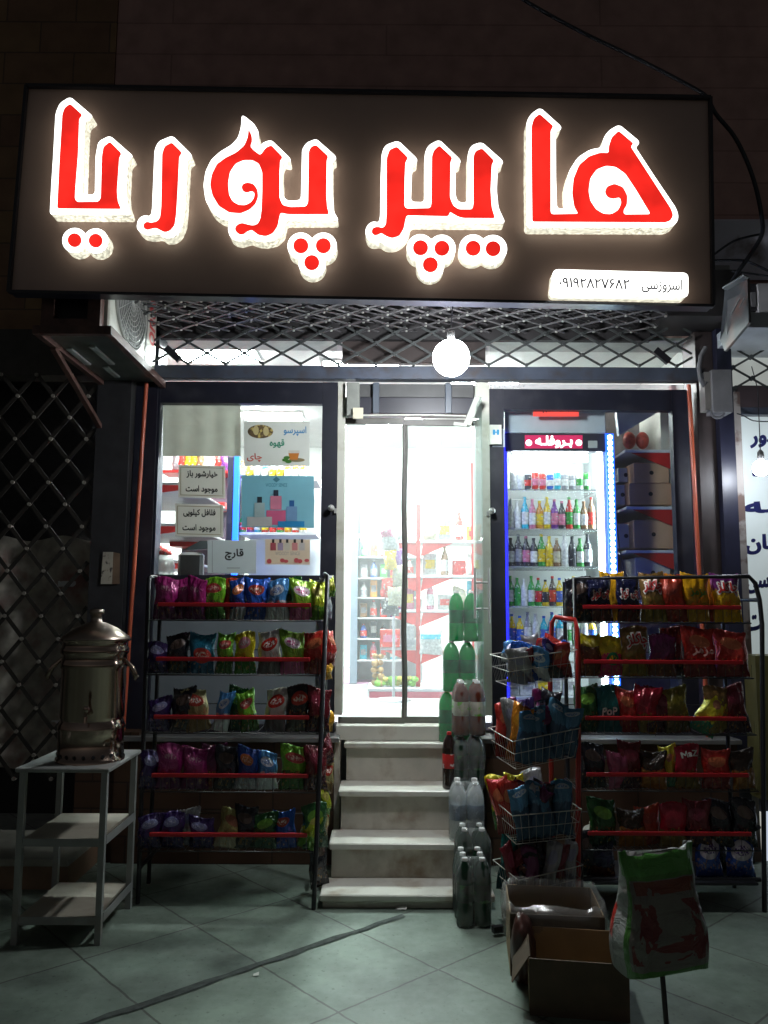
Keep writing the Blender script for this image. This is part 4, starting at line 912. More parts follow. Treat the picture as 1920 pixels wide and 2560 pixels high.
pR0, pR1 = at(819, 1439, RY), at(784, 2272, RY - .02); pR1.z = 0
pl0, pl1 = at(372, 1445, RY + .1), at(345, 2254, RY + .05); pl1.z = 0
topz = pR0.z
rack(railsL, xL, 'black rack with red shelf rails full of crisp bags left of the stairs',
     [[pR1, pR0, pR0 + Vector((-.02, .06, .01)), (pR0.x - .03, 4.74, topz), (pR0.x - .03, 4.74, 0)], [pl1, pl0, pl0 + Vector((0, .07, .01)), (pl0.x, 4.76, topz), (pl0.x - .01, 4.76, 0)],
      [(pR0.x - .03, 4.742, topz - .03), (pl0.x, 4.762, topz - .03)], [(pR1.x, 4.39, .18), (pR1.x - .02, 4.73, .18)], [(pl1.x, 4.45, .18), (pl1.x, 4.75, .18)]], 1)
railsR = [at(1660, y, RY).z for y in (1518, 1655, 1796, 1937, 2084)]
xR = (at(1463, 1800, RY).x, at(1866, 1800, RY).x)
a1 = at(1436, 1446, RY); a2 = at(1872, 1441, RY); a3 = at(1888, 1458, RY); a4 = at(1899, 1500, RY); a5 = at(1905, 1560, RY - .0); a6 = at(1911, 2276, RY - .02); a6.z = 0
b1 = a1.copy(); b1.z = 0
rack(railsR, xR, 'black rack with red shelf rails full of snack bags right of the fridge window front',
     [[b1, a1, a2, a3, a4, a5, a6], [(at(1411, 1447, 4.74).x, 4.74, at(1, 1447, 4.74).z), (at(1416, 1800, 4.74).x, 4.74, 0)], [(a6.x, 4.74, 0), (a6.x, 4.74, a4.z), a4],
      [(a6.x, 4.40, .42), (a6.x - .01, 4.73, .25)], [(b1.x, 4.41, .15), (a6.x, 4.41, .15)]], -1)
MB().bbox(b1.x + .05, a6.x - .03, 4.36, 4.72, .135, .15).build('bottom_shelf', M_BLACKM, label='black bottom shelf board at the foot of the right snack rack', cat='shelf')

ROWN = ['top shelf', 'second shelf', 'third shelf', 'fourth shelf', 'bottom shelf']
rsG = random.Random(11)
def fill(rowdefs, rails, conv, rack_name, hh, ww):
    for r, row in enumerate(rowdefs):
        z = rails[r] - .081
        for i, d in enumerate(row):
            x, s = d[0], d[1]; k = d[2] if len(d) > 2 else {}
            w = k.get('w', ww) * rsG.uniform(.94, 1.08); h = k.get('h', hh) * rsG.uniform(.96, 1.04)
            y = RY + k.get('y', .05); px = at(conv(x), 1700, RY + .04).x
            lb = f"{s} snack bag, {ORD[i]} from left on {ROWN[r]} of {rack_name} rack"
            snack_bag((px, y, z), w, h, k.get('t', .075), PM(s), seed=rsG.uniform(0, 50), rz=k.get('rz', rsG.uniform(-.25, .25)), rx=k.get('rx', rsG.uniform(-.16, -.02)), ry=k.get('ry', rsG.uniform(-.06, .06)),
                      label=lb, group=f'snack bags on the {rack_name} rack', text=k.get('text'), tmat=k.get('tm', M_INKR), tbox=k.get('tb', (.12, .5, .88, .82)), outline=k.get('ol'))
cL = lambda x: 300 + x / 2.458
cR = lambda x: 1100 + x / 1.907
S = dict(h=.17); T = dict(w=.10)
fill([
 [(255, 'magenta'), (350, 'magenta', dict(y=.09)), (440, 'magenta'), (562, 'green'), (650, 'red orange', dict(y=.08)), (715, 'deep blue', T), (835, 'blue'), (955, 'pale blue'), (1020, 'dark green', dict(y=.10)), (1115, 'green and pink'), (1215, 'yellow green', T)],
 [(225, 'purple', S), (345, 'black', dict(h=.21)), (490, 'teal blue', dict(w=.15)), (630, 'green', T), (765, 'yellow', dict(w=.125)), (915, 'white', dict(w=.14, h=.235)), (1065, 'green and pink', dict(w=.135, h=.235)), (1185, 'red')],
 [(255, 'purple', S), (385, 'black'), (495, 'beige', dict(ry=-.2)), (615, 'pale blue', dict(w=.09, h=.21, ry=.2)), (715, 'dark green', dict(w=.12, h=.24, y=.08)), (805, 'green', dict(w=.10, ry=-.15)), (950, 'white', dict(w=.125, h=.225)), (1095, 'black and red', dict(w=.13, h=.235)), (1215, 'dark red')],
 [(195, 'purple', dict(h=.19, w=.1)), (320, 'magenta', dict(h=.225)), (475, 'magenta', dict(h=.22, w=.15)), (575, 'plum', dict(y=.09)), (665, 'black'), (785, 'deep blue', dict(w=.12)), (918, 'pale blue', dict(w=.115, h=.2)), (1080, 'green', dict(w=.15, h=.225)), (1210, 'dark red')],
 [(210, 'purple', S), (350, 'purple', S), (420, 'silver', dict(h=.19, y=.1)), (530, 'purple', dict(h=.16)), (680, 'tan', dict(ry=.2, h=.19)), (800, 'black'), (900, 'dark green', dict(h=.18)), (1035, 'blue', dict(w=.12, h=.2, ry=-.1)), (1150, 'yellow green', dict(ry=.3, w=.1)), (1215, 'dark green')],
], railsL, cL, 'left', .225, .135)
J = dict(text='چاکلز', tm=M_INKR, ol=M_INKW, tb=(.14, .56, .9, .84)); CH = dict(text='چی توز', tm=M_INKR, ol=M_INKW, tb=(.1, .50, .9, .75))
fill([
 [(665, 'black', dict(h=.24)), (775, 'navy', dict(CH, h=.24)), (860, 'golden', dict(y=.15, h=.29)), (912, 'navy', dict(CH, h=.24)), (1035, 'brown', dict(J, h=.27)), (1128, 'red orange', dict(h=.25)), (1190, 'orange', dict(y=.12, h=.28)), (1238, 'golden', dict(h=.265, w=.16, text='مزمز', tm=M_INKG, tb=(.2, .52, .85, .70))), (1310, 'orange', dict(y=.13, h=.27)), (1393, 'purple top golden', dict(J, h=.27, w=.16))],
 [(712, 'brown yellow top', dict(h=.225)), (820, 'yellow and pink', dict(h=.215)), (938, 'brown', dict(J, h=.265, w=.15)), (1062, 'plum', dict(h=.23)), (1130, 'dark red', dict(y=.12, h=.27)), (1248, 'red', dict(h=.27, w=.18, text='مزمز', tm=mat('ink_dull', (.5, .25, .22), .4), tb=(.18, .42, .85, .62))), (1400, 'red', dict(h=.26, w=.17))],
 [(705, 'dark green', dict(h=.25)), (812, 'teal', dict(h=.25, w=.165, text='PoP', tm=M_INKW, tb=(.2, .35, .75, .52))), (890, 'red', dict(h=.24, w=.12)), (955, 'crimson', dict(h=.25, ry=.2)), (1040, 'dark red'), (1130, 'dark yellow', dict(h=.25)), (1235, 'lemon', dict(h=.23, ry=.5, w=.13)), (1325, 'brown', dict(h=.25)), (1415, 'dark red', dict(h=.25))],
 [(725, 'black'), (850, 'pinkish', dict(h=.2)), (905, 'dark red'), (1000, 'orange dark', dict(h=.2)), (1100, 'lemon', dict(h=.22, w=.10, y=.09)), (1165, 'crimson', dict(h=.235, text='MaZ', tm=M_INKW, tb=(.15, .72, .85, .86))), (1300, 'red', dict(h=.21, w=.155)), (1430, 'orange dark', dict(h=.2))],
 [(760, 'dark green'), (900, 'orange dark', dict(h=.2)), (990, 'red orange', dict(h=.2, y=.09)), (1090, 'crimson', dict(h=.22)), (1200, 'dark red'), (1310, 'black'), (1420, 'black')],
], railsR, cR, 'right', .24, .145)
for i, (x, y_, s, h_, rzz) in enumerate(((700, 0, 'black', .22, .1), (770, 0, 'navy', .2, -.2), (1290, 0, 'blue white', .23, .1), (1360, .12, 'black', .2, 0), (1440, 0, 'blue white', .22, -.1))):
    snack_bag((at(cR(x), 2200, RY + .04).x, RY + .05 + y_, .152), .15, h_, .08, PM(s), seed=i * 3.3 + 1, rz=rzz, rx=-.08,
              label=f"{s} snack bag, {ORD[i]} from left on floor shelf of right rack", group='snack bags on the right rack')
# bags hanging on the side of the left rack
for i, (x, ytop, s, h_, w_) in enumerate(((1262, 100, 'silver', .24, .10), (1300, 105, 'yellow green', .11, .06), (1288, 425, 'red', .2, .1), (1275, 600, 'golden', .12, .08), (1285, 940, 'golden', .10, .06), (1285, 1080, 'dark red', .15, .09), (1272, 1230, 'beige', .18, .08), (1262, 1380, 'yellow green', .18, .08), (1255, 1480, 'beige', .2, .09), (1235, 1700, 'black', .26, .12))):
    c = at(300 + x / 2.458, 1400 + ytop / 2.458, RY + .12)
    snack_bag((c.x, c.y, c.z - h_), w_, h_, .05, PM(s), seed=i * 5.1, rz=.7 + .2 * (i % 3), rx=-.05, ry=.08 * (-1) ** i,
              label=f"{s} snack bag hanging beside the left rack, {ORD[i]} from the top", group='snack bags hanging on the left rack side')

# ------------------------------------------------------------------ basket stand between bottles and right rack
bs = thing('basket_stand', (.95, 4.3, 0), 'red tubular stand with four pale wire baskets of snacks left of the right rack', 'display stand')
def q7(x, y, Y): return at(1100 + x / 1.907, 1400 + y / 1.907, Y)
BY = (3.98, 4.26, 4.14)
up = [q7(655, 1570, 4.22), q7(660, 900, 4.24), q7(658, 420, 4.26), q7(655, 330, 4.27), q7(643, 285, 4.29), q7(550, 272, 4.33), q7(533, 300, 4.36), q7(525, 560, 4.38), q7(530, 1200, 4.38)]
up[0].z = .0; up[-1].z = 0
MB().tube(up, .0135, 8).build('tube_frame', M_REDTUBE, bs)
MB().bar((up[0].x - .45, 4.05, .03), (up[0].x, 4.22, .03), .03, .03).build('foot', M_BLACKM, bs)
baskets = []
for nl_, fr_, rt_ in (((237, 450), (320, 473), (655, 428)), ((232, 800), (345, 866), (668, 802)), ((237, 1128), (345, 1220), (676, 1190)), ((252, 1430), (375, 1528), (682, 1455))):
    A = q7(*nl_, BY[1]); B = q7(*fr_, BY[0]); C_ = q7(*rt_, BY[2]); D = A + (C_ - B); w_ = MB()
    top = [A, B, C_, D]; cen = (A + B + C_ + D) / 4; bot = [cen + (p - cen) * .86 + Vector((0, 0, -.14)) for p in top]; mid = [(p * .55 + q * .45) for p, q in zip(top, bot)]
    for loop, r_ in ((top, .0028), (mid, .0016), (bot, .0018)):
        for k in range(4): w_.tube([loop[k], loop[(k + 1) % 4]], r_, 5)
    for k in range(4):
        for j in range(9):
            p = top[k].lerp(top[(k + 1) % 4], j / 9); q = bot[k].lerp(bot[(k + 1) % 4], j / 9); w_.tube([p, q], .0009, 4, cap=False)
    for j in range(1, 9): w_.tube([bot[0].lerp(bot[1], j / 9), bot[3].lerp(bot[2], j / 9)], .0009, 4, cap=False)
    w_.build('wire_basket', M_WIRE, bs); baskets.append((top, bot))
BN = ['top', 'second', 'third', 'lowest']
contents = [
 [('silver', .15, .2), ('silver', .3, .3), ('blue', .4, .25), ('pale blue', .55, .3), ('silver', .6, .7), ('blue', .25, .75), ('red', .82, .55), ('red', .9, .25), ('black', .75, .2)],
 [('red', .08, .7), ('orange', .12, .35), ('plum', .3, .75), ('silver', .22, .5), ('purple', .45, .65), ('plum', .6, .75), ('black', .75, .7), ('sky blue', .18, .15), ('sky blue', .38, .12), ('sky blue', .55, .15), ('sky blue', .7, .2), ('sky blue', .9, .15)],
 [('yellow', .1, .8), ('red', .06, .5), ('red', .2, .4), ('yellow', .4, .8), ('silver', .65, .75), ('dark red', .4, .5), ('sky blue', .2, .12), ('sky blue', .42, .15), ('sky blue', .62, .12), ('sky blue', .85, .18), ('black', .6, .5)],
 [('teal', .03, .85), ('dark red', .12, .4), ('black', .25, .7), ('black', .4, .5), ('plum', .3, .15), ('black', .55, .7), ('silver', .5, .15), ('black', .7, .5), ('dark red', .7, .15), ('black', .85, .7), ('silver', .88, .2)]]
EXTRA = [['silver', 'blue', 'silver', 'pale blue', 'dark red', 'silver', 'purple', 'silver', 'red'], ['plum', 'purple', 'silver', 'dark red', 'black', 'plum', 'silver'],
         ['dark red', 'yellow', 'silver', 'black', 'plum', 'dark yellow', 'black'], ['black', 'navy', 'silver', 'black', 'dark red', 'black', 'navy']]
for bi, ((top, bot), cn) in enumerate(zip(baskets, contents)):
    cn = [c + (0,) for c in cn] + [(s, rsG.uniform(.1, .95), rsG.uniform(.1, .8), 1) for s in EXTRA[bi]]; cnt = {}
    for i, (s, u, v, ex) in enumerate(cn):
        p = bot[1].lerp(bot[2], u).lerp(bot[0].lerp(bot[3], u), v)
        h_ = (.17, .25, .23, .24)[bi] * rsG.uniform(.9, 1.1) + .06 * v; w_ = .11 if bi != 3 else .08; rx_, ry_ = rsG.uniform(-.25, .1) + (.45 if bi == 0 and i % 2 else 0), rsG.uniform(-.25, .25)
        if ex: w_, h_, rx_, ry_ = .075, .11, rsG.uniform(-1.2, .9), rsG.uniform(-.8, .8); p = p + Vector((0, 0, (.09, .15, .14, .12)[bi]))
        k_ = (s, ex); cnt[k_] = cnt.get(k_, 0) + 1
        snack_bag((p.x, p.y, p.z + .004), w_, h_, .055 if not ex else .035, PM(s), seed=bi * 20 + i * 2.7, rz=rsG.uniform(-.5, .5), rx=rx_, ry=ry_, nu=8, nv=12,
                  label=f"{'small' if ex else 'tall'} {s} snack packet in the {BN[bi]} wire basket, {ORD[cnt[k_] - 1]} of its colour", group='snack bags in the wire baskets')

# ------------------------------------------------------------------ bottle packs beside the stairs
M_WRAP = mat('shrink_wrap', (.70, .74, .72), .10, var=.1, alpha=.16, bump=.9, bscale=22, spec=1.0)
PET = [(.30, 0), (.42, .004), (.47, .02), (.47, .10), (.455, .14), (.47, .20), (.47, .35), (.465, .36), (.465, .62), (.47, .64), (.462, .72), (.43, .79), (.33, .87), (.20, .93), (.155, .95), (.15, .965)]
def pack_proto(col, liquid, lab, wd, dp, hb=.32, d=.085, capc=(.7, .7, .68), topcol=None):
    t = thing('bottle_pack', (0, 0, 0), 'x', 'bottle pack', 'packs of drink bottles stacked beside the stairs')
    mb = mat('pet_' + liquid, col, .12, var=.08, trans=.55, spec=.8) if liquid != 'clear' else mat('pet_clear', (.72, .76, .76), .08, var=.05, alpha=.45, spec=1.0)
    ml = mat('label_' + liquid, lab[0], .35, var=.2, scale=30, dirt=(lab[1], 22, .55, .6))
    mc = mat('cap_' + liquid, capc, .35)
    for i in range(wd):
        for j in range(dp):
            x = (i - (wd - 1) / 2) * (d + .002); y = (j + .5) * (d + .002); s = hb / 1.0
            b = MB().lathe([(r * d / .92, h * s) for r, h in PET], (x, y, 0), 14).build('bottle', mb, t); b['_o'] = (0, 0, 0)
            MB().lathe([(.4655 * d / .92, .36 * s), (.4745 * d / .92, .37 * s), (.4745 * d / .92, .61 * s), (.4655 * d / .92, .62 * s)], (x, y, 0), 14).build('label', ml, b)
            MB().lathe([(.17 * d / .92, .955 * s), (.17 * d / .92, .995 * s), (.15 * d / .92, 1.0 * s)], (x, y, 0), 10).build('cap', mc, b)
    W2 = wd * (d + .002) / 2 + .002; D2 = dp * (d + .002) + .002; rs = random.Random(liquid); vs = []; prof = [(0, 1), (.03, 1.03), (.3, 1.0), (.5, 1.02), (.66, 1.02), (.82, .95), (.93, .80), (.99, .70), (1.004, .5)]
    for h, k in prof:
        for q in range(20):
            w = 2 * math.pi * q / 20; cx_, cy_ = math.cos(w), math.sin(w); e = .35
            px = math.copysign(abs(cx_) ** e, cx_) * W2 * k; py = math.copysign(abs(cy_) ** e, cy_) * D2 / 2 * k + D2 / 2
            vs.append((px + rs.uniform(-.004, .004), py + rs.uniform(-.003, .003), h * hb))
    fs = [(i * 20 + q, i * 20 + (q + 1) % 20, (i + 1) * 20 + (q + 1) % 20, (i + 1) * 20 + q) for i in range(len(prof) - 1) for q in range(20)]
    MB().add(vs, fs, True).build('plastic_wrap', M_WRAP, t)
    return t
protos = {}
KINDS = {'green': dict(col=(.012, .38, .11), liquid='green', lab=((.01, .16, .06), (.01, .10, .04))),
         'dark': dict(col=(.012, .05, .025), liquid='dark', lab=((.01, .012, .01), (.02, .10, .02))),
         'juice': dict(col=(.18, .04, .02), liquid='juice', lab=((.42, .40, .32), (.15, .42, .04))),
         'water': dict(col=(.7, .75, .78), liquid='clear', lab=((.16, .20, .26), (.3, .34, .4)))}
def pack(kind, px, Y, z, label, wd=2, dp=2, rz=0, hb=.32, d=.085):
    key = (kind, wd, dp, hb, d)
    x = at(px, 1700, Y).x
    if key not in protos: protos[key] = pack_proto(wd=wd, dp=dp, hb=hb, d=d, **KINDS[kind]); o = protos[key]
    else: o = copy_tree(protos[key])
    o.location = (x, Y, z); o['_o'] = (x, Y, z); o.rotation_euler = (0, 0, rz); o['label'] = label; return o
s1, s2, s3, s4 = [s[1] for s in steps]
cz = s4 + .001
pack('green', 1138, 5.13, cz, 'green bottle pack at the foot of the tall column beside the door', dp=1, d=.097)
pack('green', 1152, 5.12, cz + .312, 'green bottle pack in the middle of the tall column beside the door', dp=1, rz=.08, d=.102)
pack('green', 1161, 5.11, cz + .625, 'bright green lime drink pack on top of the column beside the door handle', dp=1, rz=-.05, d=.091)
pack('dark', 1173, 4.885, s3 + .001, 'dark green bottle pack on the third step, beneath the juice pack', rz=.04, d=.092)
pack('juice', 1175, 4.885, s3 + .314, 'clear pack of dark red juice bottles with leafy labels, stacked on the third step', d=.094)
pack('water', 1166, 4.64, s2 + .001, 'clear pack of water bottles on the second step', rz=-.05, d=.096)
pack('dark', 1183, 4.41, s1 + .001, 'dark bottle pack on the lowest step with its row of pale caps showing', rz=.03, d=.090)
pack('dark', 1183, 4.14, .002, 'dark bottle pack standing on the pavement at the foot of the stairs', dp=3, rz=.02)
cb = thing('cola_bottle', (0, 0, 0), 'dark cola bottle with a red label beside the packs on the third step', 'bottle')
MB().lathe([(r * .08 / .92, h * .33) for r, h in PET], (0, 0, 0), 16).build('bottle_body', mat('cola', (.02, .01, .008), .1, var=.1, spec=.8), cb)
MB().lathe([(.4 * .1, .36 * .33), (.412 * .1, .37 * .33), (.412 * .1, .61 * .33), (.4 * .1, .62 * .33)], (0, 0, 0), 16).build('label', mat('cola_label', (.5, .02, .02), .35, dirt=((.75, .7, .68), 24, .58, .62)), cb)
MB().lathe([(.0145, .31), (.0145, .327), (.012, .33)], (0, 0, 0), 10).build('cap', MATS['ink_red'], cb)
cb.location = (at(1123, 1900, 4.94).x, 4.94, s3 + .001)

# ------------------------------------------------------------------ cardboard boxes in the foreground
M_CARD = mat('cardboard', (.075, .05, .03), .75, var=.15, scale=10, dirt=((.10, .06, .035), 9, .55, .7))  # outer faces darkened to stand for shade; the inside keeps its lit tan
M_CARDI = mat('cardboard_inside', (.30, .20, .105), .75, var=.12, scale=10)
def carton(name, c, w, d, h, rz, label, lean=.0):
    t = thing(name, c, label, 'box'); R_ = Matrix.Rotation(rz, 3, 'Z'); c = Vector(c)
    def L(x, y, z): return c + R_ @ Vector((x, y, z))
    def panel(p, nm, m, th=.005):
        n = (p[1] - p[0]).cross(p[2] - p[0]).normalized() * th; MB().prism(p, n).build(nm, m, t)
    w2 = w / 2
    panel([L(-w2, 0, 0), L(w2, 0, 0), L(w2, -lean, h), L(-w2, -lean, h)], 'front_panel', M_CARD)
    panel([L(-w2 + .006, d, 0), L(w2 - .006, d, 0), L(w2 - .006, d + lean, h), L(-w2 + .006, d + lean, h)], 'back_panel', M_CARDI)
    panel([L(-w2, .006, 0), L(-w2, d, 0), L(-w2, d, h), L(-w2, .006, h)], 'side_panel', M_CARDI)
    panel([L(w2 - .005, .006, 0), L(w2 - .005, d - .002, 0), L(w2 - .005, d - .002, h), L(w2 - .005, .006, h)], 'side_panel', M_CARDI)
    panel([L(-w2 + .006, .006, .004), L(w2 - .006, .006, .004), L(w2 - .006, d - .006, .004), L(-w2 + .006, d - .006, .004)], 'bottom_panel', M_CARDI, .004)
    return t, L, panel
A0 = atz(1328, 2537); A1 = atz(1572, 2556); rz = math.atan2(A1.y - A0.y, A1.x - A0.x); mid_ = (A0 + A1) / 2; wA = (A1 - A0).length
hA = at(1440, 2400, mid_.y).z
t, L, panel = carton('cardboard_box', mid_, wA + .01, .30, hA, rz, 'open brown cardboard box nearest the camera on the pavement', .01)
panel([L(-wA / 2, .005, hA), L(-wA / 2, .29, hA), L(-wA / 2 - .06, .27, hA - .10), L(-wA / 2 - .07, .02, hA - .11)], 'flap', M_CARD)
# larger box behind, lined with a clear crumpled bag
B0 = atz(1300, 2372); B0 = Vector((B0.x, 3.62, 0)); hB = .26
B0.x = at(1392, 2300, 3.62).x
t2, L2, panel2 = carton('cardboard_box', B0, .40, .34, hB, -.10, 'larger cardboard box lined with a clear plastic bag, behind the front box', .01)
fl = MB(); vs = []; nn2 = 56; rs = random.Random(5)
for j, (k, dz) in enumerate(((.95, -.16), (.97, -.05), (1.0, .012), (1.10, .03), (1.16, -.01), (1.17, -.06), (1.15, -.11))):
    for q in range(nn2):
        w = 2 * math.pi * q / nn2; cx_, cy_ = math.cos(w), math.sin(w); e = .35
        px = math.copysign(abs(cx_) ** e, cx_) * .195 * k; py = math.copysign(abs(cy_) ** e, cy_) * .165 * k + .17
        jit = .012 * noise.noise(Vector((w * 5, j, 0))) ; vs.append(L2(px + jit, py - abs(jit), hB + dz + .03 * noise.noise(Vector((w * 3, j * .6, 4))) * (1 if j > 2 else .4)))
fl.add(vs, [(j * nn2 + q, j * nn2 + (q + 1) % nn2, (j + 1) * nn2 + (q + 1) % nn2, (j + 1) * nn2 + q) for j in range(6) for q in range(nn2)], True)
fl.build('plastic_liner', mat('clear_liner', (.38, .38, .36), .16, var=.3, alpha=.24, bump=.8, bscale=18, spec=1.0), t2)
for i, (x, y, r_) in enumerate(((-.10, .12, .055), (.02, .16, .06), (.11, .10, .05), (-.02, .25, .05))):
    b = MB(); b.sphere(L2(x, y, hB - .10), r_, 12, 8, .7); b.build('produce_lump', mat('dark_produce', (.05, .035, .025), .6, var=.3), label=f'dark lumpy item, {ORD[i]} of four inside the plastic lined box', cat='produce')
# white crumpled bag left of the boxes
def crumple(name, c, rx, ry, rz_, m, label, cat, seed, n=26, amp=.35):
    vs = []; c = Vector(c)
    for j in range(n + 1):
        ph_ = math.pi * j / n
        for i in range(n):
            th = 2 * math.pi * i / n; d = Vector((math.sin(ph_) * math.cos(th), math.sin(ph_) * math.sin(th), math.cos(ph_)))
            k = 1 + amp * noise.noise(d * 2.2 + Vector((seed, 0, 0))) + amp * .5 * noise.noise(d * 6 + Vector((0, seed, 0)))
            p = Vector((d.x * rx * k, d.y * ry * k, d.z * rz_ * k)); p.z = max(p.z, -rz_ * .85); vs.append(c + p)
    b = MB(); b.add(vs, [(j * n + i, (j + 1) * n + i, (j + 1) * n + (i + 1) % n, j * n + (i + 1) % n) for j in range(n) for i in range(n)], True)
    return b.build(name, m, label=label, cat=cat)
g = atz(1283, 2345); crumple('plastic_bag', (g.x, g.y + .05, .085), .045, .06, .10, mat('white_film', (.45, .45, .42), .35, var=.3, trans=.3), 'crumpled pale plastic bag standing left of the cardboard boxes', 'plastic bag', 2)
g = atz(1310, 2460); crumple('dark_bundle', (g.x, 3.58, .13), .05, .07, .15, mat('dark_red_bundle', (.06, .02, .015), .4, var=.4), 'dark reddish bundle squeezed against the left of the front box', 'bundle', 7, amp=.15)
g = at(1505, 2280, 4.25); MB().lathe([(.07, 0), (.075, .01), (.075, .16), (.06, .20), (.03, .215), (.03, .23)], (at(1490, 2200, 4.62).x, 4.62, .153), 20).build('white_canister', mat('canister_white', (.55, .53, .45), .4), label='white plastic canister behind the basket stand, on the floor shelf of the right rack', cat='canister')

g = atz(1003, 2274, .003)
MB().add([(g.x - .03, g.y, .004), (g.x + .028, g.y - .006, .007), (g.x + .03, g.y + .035, .02), (g.x - .026, g.y + .04, .012)], [(0, 1, 2, 3)]).build('paper_scrap', mat('scrap', (.6, .6, .56), .6), label='small white paper scrap on the pavement at the foot of the stairs', cat='litter')
g = atz(640, 2440, .003)
MB().add([(g.x - .012, g.y, .004), (g.x + .012, g.y - .004, .008), (g.x + .01, g.y + .02, .012), (g.x - .014, g.y + .016, .005)], [(0, 1, 2, 3)]).build('paper_scrap', MATS['scrap'], label='tiny pale scrap lying on the dark strip across the pavement', cat='litter')
# ------------------------------------------------------------------ large printed sack on a stick
def sack_mat():
    m = bpy.data.materials.new('printed_sack'); m.use_nodes = True; nt = m.node_tree; b = nt.nodes['Principled BSDF']
    uv = N(nt, 'ShaderNodeUVMap'); sx = N(nt, 'ShaderNodeSeparateXYZ'); nt.links.new(uv.outputs[0], sx.inputs[0]); U, V = sx.outputs[0], sx.outputs[1]
    def M(op, a, c):
        n = N(nt, 'ShaderNodeMath', operation=op)
        for i, q in enumerate((a, c)):
            if isinstance(q, (int, float)): n.inputs[i].default_value = q
            else: nt.links.new(q, n.inputs[i])
        return n.outputs[0]
    def rect(x0, x1, y0, y1): return M('MULTIPLY', M('MULTIPLY', M('GREATER_THAN', U, x0), M('LESS_THAN', U, x1)), M('MULTIPLY', M('GREATER_THAN', V, y0), M('LESS_THAN', V, y1)))
    def mix(f, a, c):
        n = N(nt, 'ShaderNodeMix', data_type='RGBA'); nt.links.new(f, n.inputs[0])
        for i, q in ((6, a), (7, c)):
            if isinstance(q, tuple): n.inputs[i].default_value = c4(q)
            else: nt.links.new(q, n.inputs[i])
        return n.outputs[2]
    sv = N(nt, 'ShaderNodeVectorMath', operation='MULTIPLY'); sv.inputs[1].default_value = (3.0, 1.0, 1.0); nt.links.new(uv.outputs[0], sv.inputs[0])
    nz = N(nt, 'ShaderNodeTexNoise', Scale=3.6, Detail=3.0); nt.links.new(sv.outputs[0], nz.inputs['Vector'])
    nb = N(nt, 'ShaderNodeTexNoise', Scale=6.0, Detail=5.0, Distortion=1.5); nt.links.new(sv.outputs[0], nb.inputs['Vector'])
    bu = N(nt, 'ShaderNodeBump', Strength=.8, Distance=.02); nt.links.new(nb.outputs['Fac'], bu.inputs['Height']); nt.links.new(bu.outputs[0], b.inputs['Normal'])
    c = mix(rect(.02, .48, 0, 1), (.28, .28, .27), (.06, .20, .03))          # front: green border
    c = mix(rect(.065, .42, .04, .80), c, (.15, .14, .12))                     # inner field; it and the front reds are darkened for shade
    c = mix(M('MULTIPLY', rect(.12, .36, .68, .79), M('GREATER_THAN', nz.outputs['Fac'], .40)), c, (.15, .03, .012))
    c = mix(M('MULTIPLY', rect(.09, .41, .10, .62), M('GREATER_THAN', nz.outputs['Fac'], .50)), c, (.13, .008, .008))
    c = mix(rect(0, .6, .84, 1), c, (.07, .27, .04))
    c = mix(M('MULTIPLY', rect(.80, .98, .12, .55), M('GREATER_THAN', nz.outputs['Fac'], .54)), c, (.5, .03, .02))
    nt.links.new(c, b.inputs['Base Color']); b.inputs['Roughness'].default_value = .3; b.inputs['Specular IOR Level'].default_value = .7
    return m
SKY_ = 2.95
bl_ = at(1580, 2420, SKY_); brr = at(1776, 2424, SKY_); tl_ = at(1536, 2140, SKY_); trr = at(1727, 2160, SKY_)
cxb = (bl_.x + brr.x) / 2; hS = (tl_.z - bl_.z); wS = brr.x - bl_.x
nu, nv = 72, 30; vs, uvs = [], []
for j in range(nv + 1):
    v = j / nv
    for i in range(nu):
        w = 2 * math.pi * i / nu; cx_, cy_ = math.cos(w), math.sin(w); e = .42
        hw = (.158 * (1 - v) ** .9 + .142 * (1 - (1 - v) ** .9)) * (1 if v < .9 else 1 + (v - .9) * .4); hd = .085 * (1 - v ** 2.2) + .012
        hw += .012 * math.sin(v * 7); x = math.copysign(abs(cx_) ** e, cx_) * hw; y = math.copysign(abs(cy_) ** e, cy_) * hd
        k = noise.noise(Vector((x * 11, y * 11, v * 5))) * .012 + .010 * noise.noise(Vector((x * 30, y * 20, v * 14)))
        fold = .010 * math.sin(x * 70 + v * 4) * max(0, (v - .55)) * 2
        zz = v * hS + (.010 * noise.noise(Vector((x * 30, 3, 1))) + .05 * abs(x) + (.018 if abs(x) > .12 else 0) if j == nv else 0) - (.02 * (1 - abs(cy_)) * (j == 0))
        vs.append(Vector((x + k, y + k + fold - .0, zz))); uvs.append((((w / (2 * math.pi)) + .5) % 1.0, v))
vs = [Vector((q.x, q.y, q.z)) for q in vs]
fs = [(j * nu + i, j * nu + (i + 1) % nu, (j + 1) * nu + (i + 1) % nu, (j + 1) * nu + i) for j in range(nv) for i in range(nu)]
fs += [tuple(range(nu - 1, -1, -1)), tuple(range(nv * nu, (nv + 1) * nu))]
b = MB(); b.add(vs, fs, True); sk = b.build('printed_sack', sack_mat(), origin=(0, 0, 0), label='large green, white and red printed plastic sack propped on a thin stick in the foreground', cat='sack')
ul = sk.data.uv_layers.new(name='UVMap'); dat = []
for p in sk.data.polygons:
    us = [uvs[sk.data.loops[l].vertex_index] for l in p.loop_indices]; wrap = max(u[0] for u in us) - min(u[0] for u in us) > .5 and len(us) == 4
    for u in us: dat += [u[0] + 1 if wrap and u[0] < .5 else u[0], u[1]]
ul.data.foreach_set('uv', dat)
sk.location = (cxb - .02, SKY_ + .06, bl_.z); sk.rotation_euler = (.04, -.03, .28)
